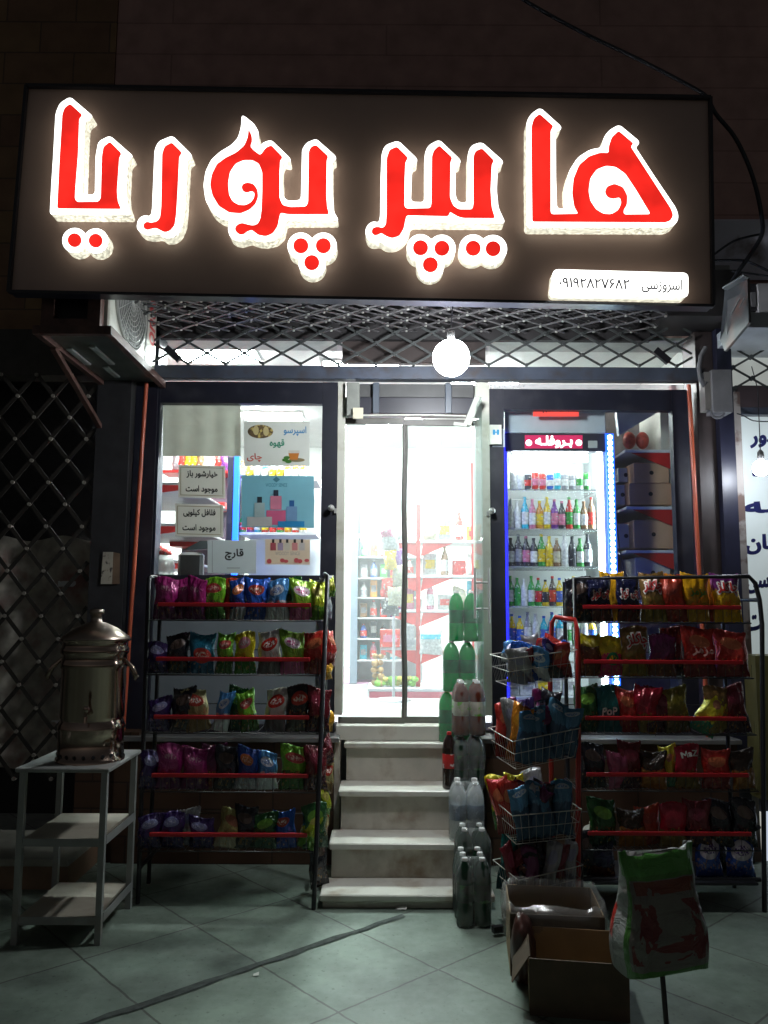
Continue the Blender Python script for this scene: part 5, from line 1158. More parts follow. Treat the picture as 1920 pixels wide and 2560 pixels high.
s0 = at(1655, 2425, 3.0); s1_ = Vector((at(1665, 2560, 2.9).x + .01, 2.9, 0))
stk = MB(); stk.tube([s1_, s0, s0 + Vector((0, 0, .12))], .0095, 8); stk.lathe([(.09, 0), (.09, .012), (.02, .02)], s1_, 16); stk.build('support_stick', mat('stick_dark', (.03, .028, .025), .5, var=.3), origin=s1_, label='thin dark stick with a round foot holding up the printed sack', cat='stick')
# ------------------------------------------------------------------ shop interior
IX0, IX1, IY1, IZ1 = -2.35, 2.35, 10.2, 3.60
M_IW = mat('inside_wall', (.72, .73, .70), .6, var=.04); M_IF = mat('inside_floor', (.66, .66, .68), .12, var=.06, scale=3)
room = thing('shop_interior', (0, 7.5, FLZ), 'bright white tiled room of the shop seen through the door and windows', 'room')
MB().box(IX0, IX1, 5.43, IY1, FLZ - .05, FLZ).build('room_floor', M_IF, room)
MB().box(IX0, IX1, 5.40, IY1, IZ1, IZ1 + .05).build('room_ceiling', M_IW, room)
MB().box(IX0 - .05, IX0 - .001, 5.62, IY1, FLZ, IZ1 - .001).build('room_wall', M_IW, room)
MB().box(IX1 + .001, IX1 + .05, 5.45, IY1, FLZ, IZ1 - .001).build('room_wall', M_IW, room)
MB().box(IX0, IX1, IY1 + .001, IY1 + .05, FLZ, IZ1 - .001).build('room_wall', M_IW, room)
MB().box(-.9, .3, 8.0, 9.8, FLZ + .001, FLZ + .006).build('pink_reflection', mat('pink_reflection', (.65, .32, .5), .4), room)  # pink sheet standing in for a reflection on the shop floor
M_PANEL = mat('ceiling_panel', (.9, .9, .9), .4, var=0, emit=(.95, 1, 1), es=230)
for i, (x, y) in enumerate(((-1.35, 6.3), (-.2, 6.6), (.9, 6.9), (-1.2, 8.4), (0.1, 8.6), (1.3, 8.8))):
    c = thing('ceiling_light', (x, y, IZ1 - .03), f'rectangular ceiling light inside the shop, {"nearer" if y < 8 else "farther"} row, {ORD[i % 3]} from the left', 'ceiling light', 'ceiling lights inside the shop')
    MB().box(x - .3, x + .3, y - .14, y + .14, IZ1 - .035, IZ1 - .02).build('diffuser', M_PANEL, c)
    MB().box(x - .32, x + .32, y - .16, y + .16, IZ1 - .0195, IZ1 - .002).build('housing', M_IW, c)

def flatcol(name, c, rough=.4, **k): return mat('c_' + name, c, rough, **k)
PC = {'white': (.7, .7, .68), 'red': (.55, .05, .04), 'yellow': (.7, .5, .03), 'blue': (.04, .12, .5), 'green': (.05, .3, .06), 'dark': (.05, .05, .06), 'brown': (.25, .14, .07), 'orange': (.6, .25, .03), 'pink': (.6, .2, .3), 'cyan': (.05, .45, .6), 'grey': (.3, .3, .32), 'cream': (.6, .55, .4), 'purple': (.2, .06, .3)}
def pm(c): return mat('product_' + c, PC[c], .25, var=.35, scale=45, dirt=((.6, .6, .58), 38, .60, .64))
def product(kind, x, y, z, w, h, c, label, group, c2='white'):
    if kind == 'bottle':
        r = w / 2; o = MB().lathe([(r * .9, 0), (r, h * .03), (r, h * .55), (r * .8, h * .68), (r * .36, h * .84), (r * .34, h * .93)], (x, y, z), 12).build('product_bottle', pm(c), origin=(x, y, z), label=label, cat='bottle', group=group)
        MB().lathe([(r * 1.02, h * .14), (r * 1.03, h * .15), (r * 1.03, h * .52), (r * 1.02, h * .53)], (x, y, z), 12).build('label', pm(c2), o)
        MB().lathe([(r * .42, h * .92), (r * .42, h), (r * .1, h)], (x, y, z), 10).build('cap', pm(c2 if c2 != 'white' else c), o)
    elif kind == 'can':
        r = w / 2; o = MB().lathe([(r * .85, 0), (r, h * .06), (r, h * .9), (r * .82, h), (r * .1, h * .985)], (x, y, z), 14).build('drink_can', pm(c), origin=(x, y, z), label=label, cat='can', group=group)
        MB().lathe([(r * 1.01, h * .25), (r * 1.015, h * .27), (r * 1.015, h * .6), (r * 1.01, h * .62)], (x, y, z), 14).build('label', pm(c2), o)
    elif kind == 'box':
        o = MB().bbox(x - w / 2, x + w / 2, y, y + w * .8, z, z + h, .004).build('product_box', pm(c), origin=(x, y, z), label=label, cat='box', group=group)
        MB().box(x - w * .35, x + w * .35, y - .003, y - .0005, z + h * .3, z + h * .7).build('label', pm(c2), o)
    else:
        o = snack_bag((x, y, z), w, h, .06, mat('product_' + c, PC[c], .35, var=.25, scale=40), seed=x * 7 + z * 3, rz=.1, nu=8, nv=10, label=label, group=group, cat='packet', name='product_packet')
    return o

# --- drinks fridge behind the right window
FY0, FY1 = 5.42, 6.0
fx0, fx1 = at(1263, 1250, FY0).x, at(1519, 1250, FY0).x
def zF(py, Y=FY0): return at(1400, py, Y).z
fg = thing('drinks_fridge', ((fx0 + fx1) / 2, FY0, FLZ), 'white upright drinks fridge with blue light strips and a red illuminated header', 'fridge')
zt_, zh0, zh1 = zF(1029), zF(1128), zF(1085)
M_FR = mat('fridge_white', (.68, .70, .70), .3, var=.04)
MB().box(fx0, fx1, FY1 - .03, FY1, FLZ, zt_).build('back_wall', M_FR, fg)
MB().box(fx0, fx0 + .02, FY0 + .02, FY1 - .031, FLZ, zt_).build('side_wall', M_FR, fg)
MB().box(fx1 - .02, fx1, FY0 + .02, FY1 - .031, FLZ, zt_).build('side_wall', M_FR, fg)
MB().box(fx0 + .021, fx1 - .021, FY0 + .03, FY1 - .031, FLZ, zF(1745)).build('floor_box', M_FR, fg)
MB().bbox(fx0 + .001, fx1, FY0 - .0, FY0 + .04, zh1 + .006, zt_).build('top_panel', mat('fridge_grey', (.5, .53, .6), .35, var=.08), fg)
MB().bbox(fx0 + .001, fx1, FY0 - .0, FY0 + .06, zh0, zh1 + .004).build('header', mat('header_dark', (.045, .04, .06), .3), fg)
MB().box(fx0 + .021, fx1 - .021, FY0 + .062, FY1 - .031, zh1, zh1 + .02).build('ceiling_plate', M_FR, fg)
b = MB(); b.prism(rect_pts(1312, 1088, 1456, 1121, FY0 - .001), (0, -.002, 0)); b.build('pink_backlight', mat('pink_glow', (.3, .02, .06), .3, emit=(.75, .03, .14), es=.8), fg)
M_LED = mat('led_white', (1, 1, 1), .3, emit=(1, .85, .88), es=3)
ptext('بـروفلـه', 'led_lettering', M_LED, fg, 1338, 1089, 1432, 1120, FY0 - .004, bold=.045)
for px in (1322, 1447): MB().lathe([(.022, 0), (.022, .002)], at(px, 1107, FY0 - .004), 12, (0, -1, 0)).build('led_dot', M_LED, fg)
b = MB(); b.prism(rect_pts(1470, 1102, 1493, 1120, FY0 - .001), (0, -.003, 0)); b.build('thermostat', mat('thermo', (.5, .5, .5), .4), fg)
# red running text at the top edge of the window
rt = MB(); rt.prism(rect_pts(1333, 1026, 1447, 1041, GY + .02), (0, .004, 0)); rt = rt.build('red_led_ticker', mat('red_ticker', (.4, .02, .02), .4, emit=(1, .10, .08), es=1.0), label='red running text display strip at the top of the fridge window', cat='display')
rs = random.Random(8); q = MB()
for i in range(16):
    x = 1336 + i * 7; hh_ = rs.uniform(2, 6); q.prism([at(x, 1026 + hh_, GY + .018), at(x + rs.uniform(2, 5), 1026 + hh_, GY + .018), at(x + 4, 1026, GY + .018), at(x, 1026, GY + .018)], (0, -.001, 0))
q.build('dark_pixels', M_BLACKM, rt)
# light tube
MB().tube([at(1283, 1146, FY0 + .10), at(1468, 1146, FY0 + .10)], .026, 12).build('light_tube', mat('tube_light', (1, 1, 1), .3, emit=(.92, .98, 1), es=50), fg)
MB().box(fx1 - .045, fx1 - .022, FY0 + .06, FY0 + .09, zF(1745), zh0 - .01).build('side_light', mat('side_light', (1, 1, 1), .3, emit=(.85, .97, 1), es=40), fg)
# door frame of the fridge and blue strips
MB().box(fx0 - .022, fx0 - .001, FY0 - .02, FY0 + .02, zF(1760), zh1).build('blue_strip', mat('blue_led', (.01, .01, .2), .3, emit=(.012, .014, 1.0), es=7), fg)
sx0, sx1 = at(1520, 1250, FY0 - .03).x, at(1540, 1250, FY0 - .03).x
MB().box(sx0, sx1, FY0 - .02, FY0 + .03, zF(1760), zh1).build('blue_strip', mat('blue_led2', (.01, .05, .3), .3, emit=(.015, .11, 1.0), es=2.6), fg)
zz = zF(1092, FY0 - .03); n = 0; M_DOT = mat('led_dot', (1, 1, 1), .3, emit=(.65, .97, 1), es=9)
while zz > zF(1750):
    MB().lathe([(.0185, 0), (.015, .006)], ((sx0 + sx1) / 2, FY0 - .0205, zz), 10, (0, -1, 0)).build('strip_lamp', M_DOT, fg); zz -= .0385; n += 1
# shelves and drinks
rows = [(1224, 'can', 'white white dark red red blue cyan grey grey white green'.split(), 22, .130, .056, 1283, 'white white red pink pink white white white white green white'.split()),
        (1322, 'bottle', 'white white cyan pink orange yellow purple dark red green brown brown'.split(), 22, .225, .062, 1276, 'white white white white yellow white pink pink green white white red'.split()),
        (1416, 'bottle', 'dark dark dark dark green yellow brown white dark green'.split(), 23, .225, .066, 1277, 'white grey pink white yellow yellow cream white dark white'.split()),
        (1515, 'bottle', 'green green white green green yellow dark yellow cyan yellow white'.split(), 21, .205, .058, 1276, 'white green white white red dark red blue green white white'.split()),
        (1612, 'bottle', 'yellow yellow grey white cyan cyan cyan white green white'.split(), 24, .22, .064, 1280, 'blue blue white white blue blue white green white white'.split())]
FN = ['top', 'second', 'third', 'fourth', 'fifth']
for r, (py, kind, cols, dx, h, w_, x0p, c2) in enumerate(rows):
    z = zF(py, FY0 + .08)
    MB().box(fx0 + .022, fx1 - .048, FY0 + .05, FY1 - .05, z - .012, z - .001).build('shelf', mat('fridge_shelf', (.5, .55, .53), .2, alpha=.4), fg)
    cols = (cols * 2)[:14]; c2 = (c2 * 2)[:14]; dx *= .84; w_ *= .86
    for i, c in enumerate(cols):
        x = at(x0p + i * dx, py, FY0 + .12).x
        if x > fx1 - .08: continue
        product(kind, x, FY0 + .12, z, w_, h * (1 - .06 * ((i * 7 + r) % 3)), c, f'{c} {kind} {ORD[i]} from the left on the {FN[r]} shelf of the drinks fridge', 'drinks in the fridge', c2[i])
for i, (x0, x1, c) in enumerate(((1272, 1298, 'white'), (1300, 1338, 'white'), (1340, 1374, 'cream'), (1376, 1404, 'white'), (1408, 1440, 'white'))):
    l, r_ = at(x0, 1700, 5.55).x, at(x1, 1700, 5.55).x
    product('box', (l + r_) / 2, 5.55, zF(1745) + .001, (r_ - l), .135, c, f'{c} carton {ORD[i]} from the left on the floor of the drinks fridge', 'cartons in the fridge', 'grey' if i != 2 else 'yellow')

# --- red bracket shelving with cartons, right of the fridge
M_SHW = mat('shelf_white', (.60, .60, .62), .35, var=.06); M_SHR = mat('bracket_red', (.45, .02, .02), .35, var=.1)
def bracket_shelf(t, x0, x1, y, z, dep):
    MB().bbox(x0, x1, y, y + dep, z - .03, z).build('shelf_board', M_SHW, t)
    for x in (x0 + .02, x1 - .03):
        MB().prism([(x, y + .02, z - .031), (x, y + dep, z - .031), (x, y + dep, z - .16)], (.012, 0, 0)).build('bracket', M_SHR, t)
sh = thing('wall_shelving', (2.0, 5.8, FLZ), 'white shelves on red brackets stacked with brown cartons right of the fridge', 'shelving')
sy = 5.75
# shelf unit turned along the side wall: red sloping brackets face the window
xa, xb = at(1545, 1250, sy).x, at(1688, 1250, sy).x
for i, py in enumerate((1124, 1266, 1375, 1500)):
    z = at(1600, py, sy).z; x0 = at(1566 if i else 1562, py, sy).x
    MB().bbox(x0, xb, sy, sy + .9, z - .022, z).build('shelf_board', M_SHW, sh)
    MB().prism([(x0 + .05, sy + .005, z - .0225), (xb, sy + .005, z - .0225), (xb, sy + .005, z - .15)], (0, .012, 0)).build('bracket', M_SHR, sh)
MB().box(xb + .001, xb + .04, sy, sy + .04, FLZ, 3.2).build('upright', M_SHR, sh)
MB().box(at(1655, 1100, sy).x, xb, sy + .02, sy + .5, at(1, 1120, sy).z, 3.1).build('pale_carton_stack', mat('pale_board', (.5, .48, .42), .6), sh)
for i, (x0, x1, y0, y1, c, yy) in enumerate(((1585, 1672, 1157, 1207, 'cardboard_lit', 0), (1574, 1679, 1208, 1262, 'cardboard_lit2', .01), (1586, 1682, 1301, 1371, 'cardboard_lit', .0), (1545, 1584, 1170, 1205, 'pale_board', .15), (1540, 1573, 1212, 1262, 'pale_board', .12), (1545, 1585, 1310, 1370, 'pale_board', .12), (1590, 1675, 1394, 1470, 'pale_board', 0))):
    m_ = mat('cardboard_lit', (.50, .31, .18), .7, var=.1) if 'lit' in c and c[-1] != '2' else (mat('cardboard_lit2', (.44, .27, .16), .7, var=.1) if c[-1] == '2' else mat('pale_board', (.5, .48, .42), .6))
    a, d = at(x0, y1, sy + .03 + yy), at(x1, y0, sy + .03 + yy)
    o = MB().bbox(a.x, d.x, sy + .03 + yy, sy + .45, a.z, d.z, .004).build('stored_carton', m_, label=('brown' if 'lit' in c else 'pale') + f' carton on the wall shelves right of the fridge, {ORD[i]} counting from the top', cat='carton', group='cartons on the wall shelves')
    MB().lathe([(.016, 0), (.016, .002)], Vector(((a.x + d.x) / 2, sy + .029 + yy, (a.z + d.z) / 2)), 10, (0, -1, 0)).build('hand_hole', M_BLACKM, o)
for i, px in enumerate((1575, 1608)):
    c = at(px, 1100, sy + .05); b = MB(); b.sphere((c.x, c.y + .02, c.z), .048, 12, 10, 1.35); b.build('net_bag', mat('red_net', (.38, .05, .03), .5, var=.3, scale=60), label=f'{("left", "right")[i]} one of two red net bags on the top wall shelf', cat='net bag', group='red net bags')
MB().prism([at(1541, 1030, 5.7), at(1645, 1030, 5.7), at(1548, 1088, 5.7)], (0, .05, 0)).build('sloping_panel', mat('slope_grey', (.4, .42, .48), .5), label='pale sloping panel above the wall shelves right of the fridge', cat='panel')
cable([(1541, 1300), (1548, 1360), (1556, 1410), (1570, 1450)], .004, 'thin black cord hanging beside the blue light strip', 5.6)

pt = thing('blocker', (1.9, 6.68, FLZ), 'added shade-casting partition board behind the carton shelves right of the fridge', 'blocker')
MB().box(fx1 + .03, IX1 - .001, 6.66, 6.70, FLZ, 3.22).build('board', mat('blocker_grey', (.34, .30, .30), .7, var=.2), pt)  # boards added to keep the room light off the carton shelves
MB().box(fx1 + .03, fx1 + .05, 6.01, 6.659, FLZ, 3.22).build('board', MATS['blocker_grey'], pt)
# --- gondola seen through the door
gy = 6.9
gd = thing('red_gondola', (.3, gy, FLZ), 'red and white shop shelving seen through the right door pane', 'shelving')
ux = at(1046, 1500, gy).x
MB().box(ux - .018, ux + .018, gy + .02, gy + .06, FLZ, at(1, 1255, gy).z).build('upright', M_SHR, gd)
ux2 = at(1186, 1500, gy).x; MB().box(ux2 - .018, ux2 + .018, gy + .02, gy + .06, FLZ, at(1, 1150, gy).z).build('upright', M_SHR, gd)
gl, gr_ = at(952, 1500, gy).x, at(1190, 1500, gy).x
shz = [at(1, py, gy).z for py in (1345, 1432, 1519, 1613)]
for i, z in enumerate(shz):
    MB().bbox(gl if i > 1 else at(985, 1400, gy).x, ux - .02, gy, gy + .4, z - .025, z).build('shelf_board', M_SHW, gd)
    if i < 3: MB().bbox(ux + .02, gr_, gy, gy + .4, z - .025, z).build('shelf_board', M_SHW, gd)
    for a_, c_ in ((gl + .0, ux - .02), (ux + .02, ux + .30)):
        MB().prism([(a_ + .02, gy + .01, z - .0255), (c_, gy + .01, z - .0255), (c_ if a_ < ux - .1 else a_, gy + .01, z - .14)], (0, .012, 0)).build('bracket', M_SHR, gd)
zb_ = at(1, 1712, gy).z
MB().bbox(at(920, 1700, gy).x, gr_, gy - .1, gy + .4, zb_ - .03, zb_).build('base_shelf', M_SHW, gd)
MB().box(at(924, 1700, gy).x, gr_, gy - .09, gy + .4, zb_ - .09, zb_ - .031).build('base_panel', mat('base_pink', (.5, .10, .14), .4), gd)
for px in (932, 1046, 1150): x = at(px, 1740, gy).x; MB().box(x - .02, x + .02, gy - .08, gy - .04, FLZ, zb_ - .09).build('base_leg', M_SHR, gd)
GP = [(0, 'box', .14, .12, 'yellow'), (0, 'packet', .12, .14, 'brown'), (0, 'bottle', .06, .22, 'dark'), (1, 'packet', .15, .17, 'white'), (1, 'packet', .14, .2, 'pink'), (1, 'box', .12, .16, 'cream'), (2, 'packet', .14, .2, 'white'), (2, 'box', .12, .13, 'dark'), (2, 'bottle', .07, .22, 'white')]
for side, (sx_, ex_) in enumerate(((gl + .03, ux - .03), (ux + .04, ux + .55))):
    for r in range(3):
        items = ['yellow white cream grey red', 'pink cream white brown red white', 'dark purple pink white cream cyan'][r].split(); n_ = 4 if side else 3
        for i in range(n_):
            c = items[(i + side * 2) % len(items)]; w_ = (ex_ - sx_) / n_ * .92; x = sx_ + (i + .5) * (ex_ - sx_) / n_; kd = ('box', 'packet', 'box', 'bottle')[(i + r + side) % 4]
            if side == 0 and r < 2 and x < at(985, 1400, gy).x: continue
            product(kd, x, gy + .06, shz[r] + .001, w_ if kd != 'bottle' else .07, .13 + .06 * ((i + r) % 3), c, f'{c} {kd} on red shelving, {("left", "right")[side]} side, {FN[r]} shelf, {ORD[i]} from left', 'goods on the red shelving', ('red', 'yellow', 'white')[(i + r) % 3])
product('box', at(975, 1590, gy).x, gy - .02, shz[3] + .001, .17, .15, 'red', 'red carton on the lowest left shelf of the red shelving', 'goods on the red shelving', 'pink')
product('box', at(1019, 1590, gy).x, gy - .02, shz[3] + .001, .12, .19, 'grey', 'grey carton on the lowest left shelf of the red shelving', 'goods on the red shelving', 'grey')
o = product('packet', at(1077, 1600, gy).x, gy - .03, at(1, 1630, gy).z, .20, .24, 'white', 'blue and white packet hanging on the right side of the red shelving', 'goods on the red shelving'); 
c = at(1077, 1592, gy - .07); MB().box(c.x - .085, c.x + .085, c.y - .005, c.y, c.z - .02, c.z + .02).build('blue_band', pm('cyan'), label='cyan band card in front of the hanging packet', cat='card')
rs = random.Random(17)
for i in range(26):
    left = i < 10; x = at(938 + 13 * (i // 5) + rs.uniform(-2, 2) if left else 945 + 6.1 * (i - 10), 1690, gy).x; z = zb_ + .03 + (.055 * (i % 5) if left else .035 * (i % 2))
    b = MB(); b.sphere((x, gy - .02 + rs.uniform(0, .1), z), rs.uniform(.026, .036), 10, 8, rs.uniform(.7, 1)); cn = 'brown potato' if left else rs.choice(('green pepper', 'green pepper', 'yellow lemon'))
    b.build('vegetable', mat('veg_' + cn, {'brown potato': (.40, .24, .09), 'green pepper': (.18, .42, .04), 'yellow lemon': (.55, .48, .08)}[cn], .5, var=.3, scale=20), label=(f'{cn}, {ORD[i % 5]} from the bottom in the {("left", "right")[i // 5]} potato stack under red shelving' if left else f'{cn} in the green heap under red shelving, {ORD[i - 10]} vegetable from the left'), cat='vegetable', group=f'{cn} heap at the foot of the red shelving')

# --- open chiller at left through the door
cy = 8.0; cl_, cr_ = at(876, 1500, cy).x, at(986, 1500, cy).x
ch = thing('open_chiller', ((cl_ + cr_) / 2, cy, FLZ), 'open white chiller cabinet with grey side seen through the left door pane', 'chiller')
MB().box(cl_, cl_ + .07, cy, cy + .6, FLZ, 3.1).build('side_panel', mat('chiller_blue', (.22, .27, .34), .4), ch)
MB().box(cl_ + .071, cr_ + .3, cy + .4, cy + .45, FLZ, 3.0).build('back_panel', mat('chiller_back', (.6, .64, .66), .4), ch)
MB().bbox(cl_ + .071, cr_ + .3, cy, cy + .39, at(1, 1330, cy).z - .03, at(1, 1330, cy).z).build('canopy', M_SHW, ch)
MB().tube([(cl_ + .1, cy + .06, at(1, 1330, cy).z - .05), (cr_ + .28, cy + .06, at(1, 1330, cy).z - .05)], .02, 8).build('added_tube', MATS['tube_light'], ch)  # light tube added to brighten the goods in the chiller
chz = [at(1, py, cy).z for py in (1386, 1439, 1488, 1539, 1591, 1645)]
for i, z in enumerate(chz):
    MB().bbox(cl_ + .072, cr_ + .3, cy + .01, cy + .39, z - .018, z).build('shelf_board', M_SHW, ch)
    for j in range(4):
        c = rs.choice(list(PC)); kd = ('bottle', 'box', 'bottle', 'box')[(i + j) % 4]
        product(kd, cl_ + .13 + j * .1, cy + .1, z + .001, .07, .14 + .03 * (j % 2), c, f'{c} {kd} in the open chiller, shelf {ORD[i]}, {ORD[j]} from left', 'goods in the open chiller', rs.choice(('white', 'red', 'grey')))
# display of goods hanging between chiller and shelving
hd = thing('hanging_display', (at(980, 1450, 6.6).x, 6.6, FLZ), 'narrow display stand hung with cream, yellow and purple packets behind the door edge', 'display stand')
MB().tube([(at(985, 1450, 6.6).x, 6.62, FLZ), (at(985, 1450, 6.6).x, 6.62, at(1, 1300, 6.6).z)], .012, 8).build('display_pole', M_SHW, hd)
MB().lathe([(.14, 0), (.14, .015), (.02, .03)], (at(985, 1450, 6.6).x, 6.62, FLZ), 18).build('display_foot', M_SHW, hd)
for i, (px, py, c, w_, h_) in enumerate(((967, 1330, 'pink', .10, .10), (975, 1350, 'white', .15, .17), (985, 1395, 'purple', .14, .14), (976, 1400, 'yellow', .10, .16), (1000, 1440, 'cream', .13, .18), (972, 1470, 'red', .12, .16), (990, 1490, 'cream', .14, .16), (975, 1520, 'dark', .15, .12))):
    a = at(px, py, 6.5 + .02 * (i % 3)); product('packet', a.x, a.y, a.z - h_ / 2, w_, h_, c, f'{c} packet on the hanging display behind the door edge, {ORD[i]} from the top', 'packets on the hanging display')

# --- behind the left window
lf = thing('second_fridge', (at(615, 1300, 6.6).x, 6.6, FLZ), 'dark sided fridge with a cyan light strip seen through the left window', 'fridge')
MB().box(at(566, 1300, 6.6).x, at(583, 1300, 6.6).x, 6.6, 7.2, FLZ, at(1, 1140, 6.6).z).build('dark_side', mat('fridge_side', (.015, .015, .03), .4), lf)
MB().box(at(584, 1300, 6.6).x, at(596, 1300, 6.6).x, 6.56, 6.62, FLZ, at(1, 1140, 6.6).z).build('cyan_strip', mat('cyan_led', (.01, .05, .2), .3, emit=(.01, .10, 1.0), es=6), lf)
MB().box(at(597, 1300, 6.6).x, at(790, 1300, 6.6).x, 7.15, 7.2, FLZ, at(1, 1170, 6.6).z).build('back_wall', M_FR, lf)
for i, py in enumerate((1195, 1330)):
    z = at(600, py, 6.62).z; MB().box(at(598, 1300, 6.6).x, at(790, 1300, 6.6).x, 6.63, 7.1, z - .02, z).build('shelf', M_SHW, lf)
    for j in range(9):
        c = rs.choice(('yellow', 'green', 'white', 'red', 'orange', 'purple', 'cyan')); product('bottle', at(606 + j * 19, py, 6.7).x, 6.7, z + .001, .06, .16, c, f'{c} bottle on the {("upper", "lower")[i]} shelf of the far fridge, {ORD[j]} from the left', 'bottles in the far fridge', rs.choice(('white', 'yellow', 'red')))
ws = thing('wall_shelving', (-1.9, 6.2, FLZ), 'white shelves on red brackets along the left wall behind the notices', 'shelving')
for i, py in enumerate((1205, 1308, 1400)):
    z = at(440, py, 5.9).z; x0, x1 = -2.3, at(462, py, 5.9).x
    MB().bbox(x0, x1, 5.9, 7.6, z - .022, z).build('shelf_board', M_SHW, ws)
    MB().prism([(x0, 5.905, z - .0225), (x1 - .0, 5.905, z - .0225), (x1 - .03, 5.905, z - .06), (x0, 5.905, z - .16)], (0, .012, 0)).build('bracket', M_SHR, ws)
    for j in range(5):
        c = ('pink', 'cream', 'red', 'grey', 'yellow')[(j + i) % 5]; product('packet', x0 + .1 + j * .095, 5.98, z + .001, .11, .2, c, f'{c} packet on left wall shelving, {ORD[i]} shelf down, {ORD[j]} from left', 'packets on the left wall shelves')
MB().box(-2.3, -2.27, 5.9, 7.6, FLZ, 3.0).build('upright', M_SHR, ws)
# back counter goods row seen above the first notice
bcz = at(500, 1175, 7.4).z
bk = thing('back_shelf', (at(510, 1175, 7.4).x, 7.4, bcz), 'far wall shelf of bright packets seen above the first notice', 'shelf')
MB().bbox(at(400, 1175, 7.4).x, at(575, 1175, 7.4).x, 7.4, 7.7, bcz - .025, bcz).build('shelf_board', M_SHR, bk)
MB().box(at(440, 1175, 7.4).x, at(572, 1175, 7.4).x, 7.71, 7.75, FLZ, bcz + .2).build('dark_back', mat('shelf_back', (.12, .10, .14), .5), bk)
for z2 in (at(500, 1255, 7.4).z, at(500, 1350, 7.4).z): MB().bbox(at(430, 1175, 7.4).x, at(565, 1175, 7.4).x, 7.4, 7.7, z2 - .06, z2).build('shelf_board', M_SHR, bk)
for j in range(9):
    c = ('grey', 'red', 'yellow', 'yellow', 'brown', 'cream', 'white', 'red', 'purple')[j]; product('packet', at(440 + j * 15, 1175, 7.45).x, 7.45, bcz + .001, .075, .17, c, f'{c} packet on the far shelf above the first notice, {ORD[j]} from the left', 'packets on the far shelf')
# jar with red lid and dark screen at the window foot
jr = thing('glass_jar', at(402, 1420, 5.55), 'round jar with a red lid at the lower left corner of the left window', 'jar'); jz = at(402, 1450, 5.5).z; jx = at(404, 1420, 5.5).x
MB().lathe([(.06, 0), (.085, .02), (.09, .10), (.07, .16), (.055, .175)], (jx, 5.5, jz), 20).build('jar_body', mat('jar_clear', (.65, .65, .62), .1, alpha=.6, spec=1), jr)
MB().lathe([(.062, .172), (.068, .18), (.062, .20), (.02, .235), (.005, .24)], (jx, 5.5, jz), 18).build('jar_lid', pm('red'), jr)
dm = MB(); a = at(475, 1450, 5.5); dm.bbox(at(445, 1400, 5.5).x, at(508, 1400, 5.5).x, 5.48, 5.56, a.z, at(1, 1378, 5.5).z, .02)
dm = dm.build('scale_display', mat('dark_plastic', (.015, .017, .02), .4), label='black rounded scale display behind the left window', cat='scale')
MB().prism([at(455, 1377, 5.53), at(520, 1372, 5.53), at(518, 1352, 5.53), at(500, 1352, 5.53)], (0, .03, 0)).build('display_hood', mat('dark_slate', (.05, .06, .07), .4), dm)
ct = thing('window_counter', (-1.0, 5.7, FLZ), 'white counter inside the left window', 'counter')
MB().bbox(-2.2, -.50, 5.42, 6.0, at(1, 1452, 5.5).z - .04, at(1, 1452, 5.5).z - .001).build('counter_top', M_SHW, ct)
MB().box(-2.2, -.52, 5.55, 5.98, FLZ, at(1, 1452, 5.5).z - .041).build('counter_front', M_IW, ct)

# ------------------------------------------------------------------ notices and posters on the left window
PYY = GY - .006
M_PAP = mat('notice_paper', (.66, .66, .60), .6, var=.03, trans=.2)
M_PAPW = mat('poster_white', (.62, .64, .60), .5, var=.04, trans=.2)
M_INK = mat('black_ink', (.02, .02, .02), .5); M_GOLD = mat('gold_line', (.30, .26, .14), .4)
def poster(name, x0, y0, x1, y1, m, label, tilt=0, dy=0, cat='notice'):
    Y = PYY - dy; p = rect_pts(x0, y0, x1, y1, Y, tilt); t = thing(name, (p[0] + p[1]) / 2, label, cat)
    MB().prism(p, (0, .0015, 0)).build('sheet', m, t); return t, Y - .0012
crt = MB(); vs = []
for j in range(13):
    for i in range(25):
        p = at(407 + i * 8.1, 1011 + j * 10.8, GY + .05); p.y += .008 * math.sin(i * .9) + .006 * noise.noise(Vector((i * .3, j * .4, 0))); vs.append(p)
crt.add(vs, [(j * 25 + i, (j + 1) * 25 + i, (j + 1) * 25 + i + 1, j * 25 + i + 1) for j in range(12) for i in range(24)], True)
crt.build('paper_blind', mat('blind_beige', (.46, .44, .37), .7, var=.08, scale=9, trans=.065), label='beige crumpled paper blind in the upper left of the left window', cat='blind')
t, Y = poster('menu_poster', 610, 1054, 774, 1165, M_PAPW, 'white drinks poster with blue, green and red words, upper right of the left window', cat='poster')
for s, bx, c in (('اسپرسو', (709, 1066, 766, 1090), ('ink_blue', (.06, .22, .42))), ('قهوه', (674, 1098, 711, 1120), ('ink_teal', (.03, .22, .13))), ('چای', (617, 1133, 655, 1155), ('ink_coral', (.50, .10, .07)))):
    ptext(s, 'poster_word', mat(*c, .5), t, *bx, Y, bold=.03)
def disc(cx, cy, rx, ry, m, nm, Y, par, a0=0, a1=360, th=.001):
    q = [at(cx + rx * math.cos(R(a)), cy + ry * math.sin(R(a)), Y) for a in np.linspace(a0, a1, 24, endpoint=(a1 - a0) < 360)]
    b = MB(); b.prism(q, (0, -th, 0)); return b.build(nm, m, par)
disc(651, 1079, 32, 17, mat('photo_brown', (.10, .065, .03), .5, var=.6, scale=40, dirt=((.5, .4, .12), 30, .52, .6)), 'coffee_picture', Y, t)
disc(640, 1076, 7, 12, mat('cream_glass', (.5, .42, .2), .5), 'glass_picture', Y - .0012, t); disc(665, 1078, 7, 12, MATS['cream_glass'], 'glass_picture', Y - .0012, t)
disc(742, 1150, 20, 5, mat('saucer', (.20, .16, .08), .5), 'saucer_picture', Y, t)
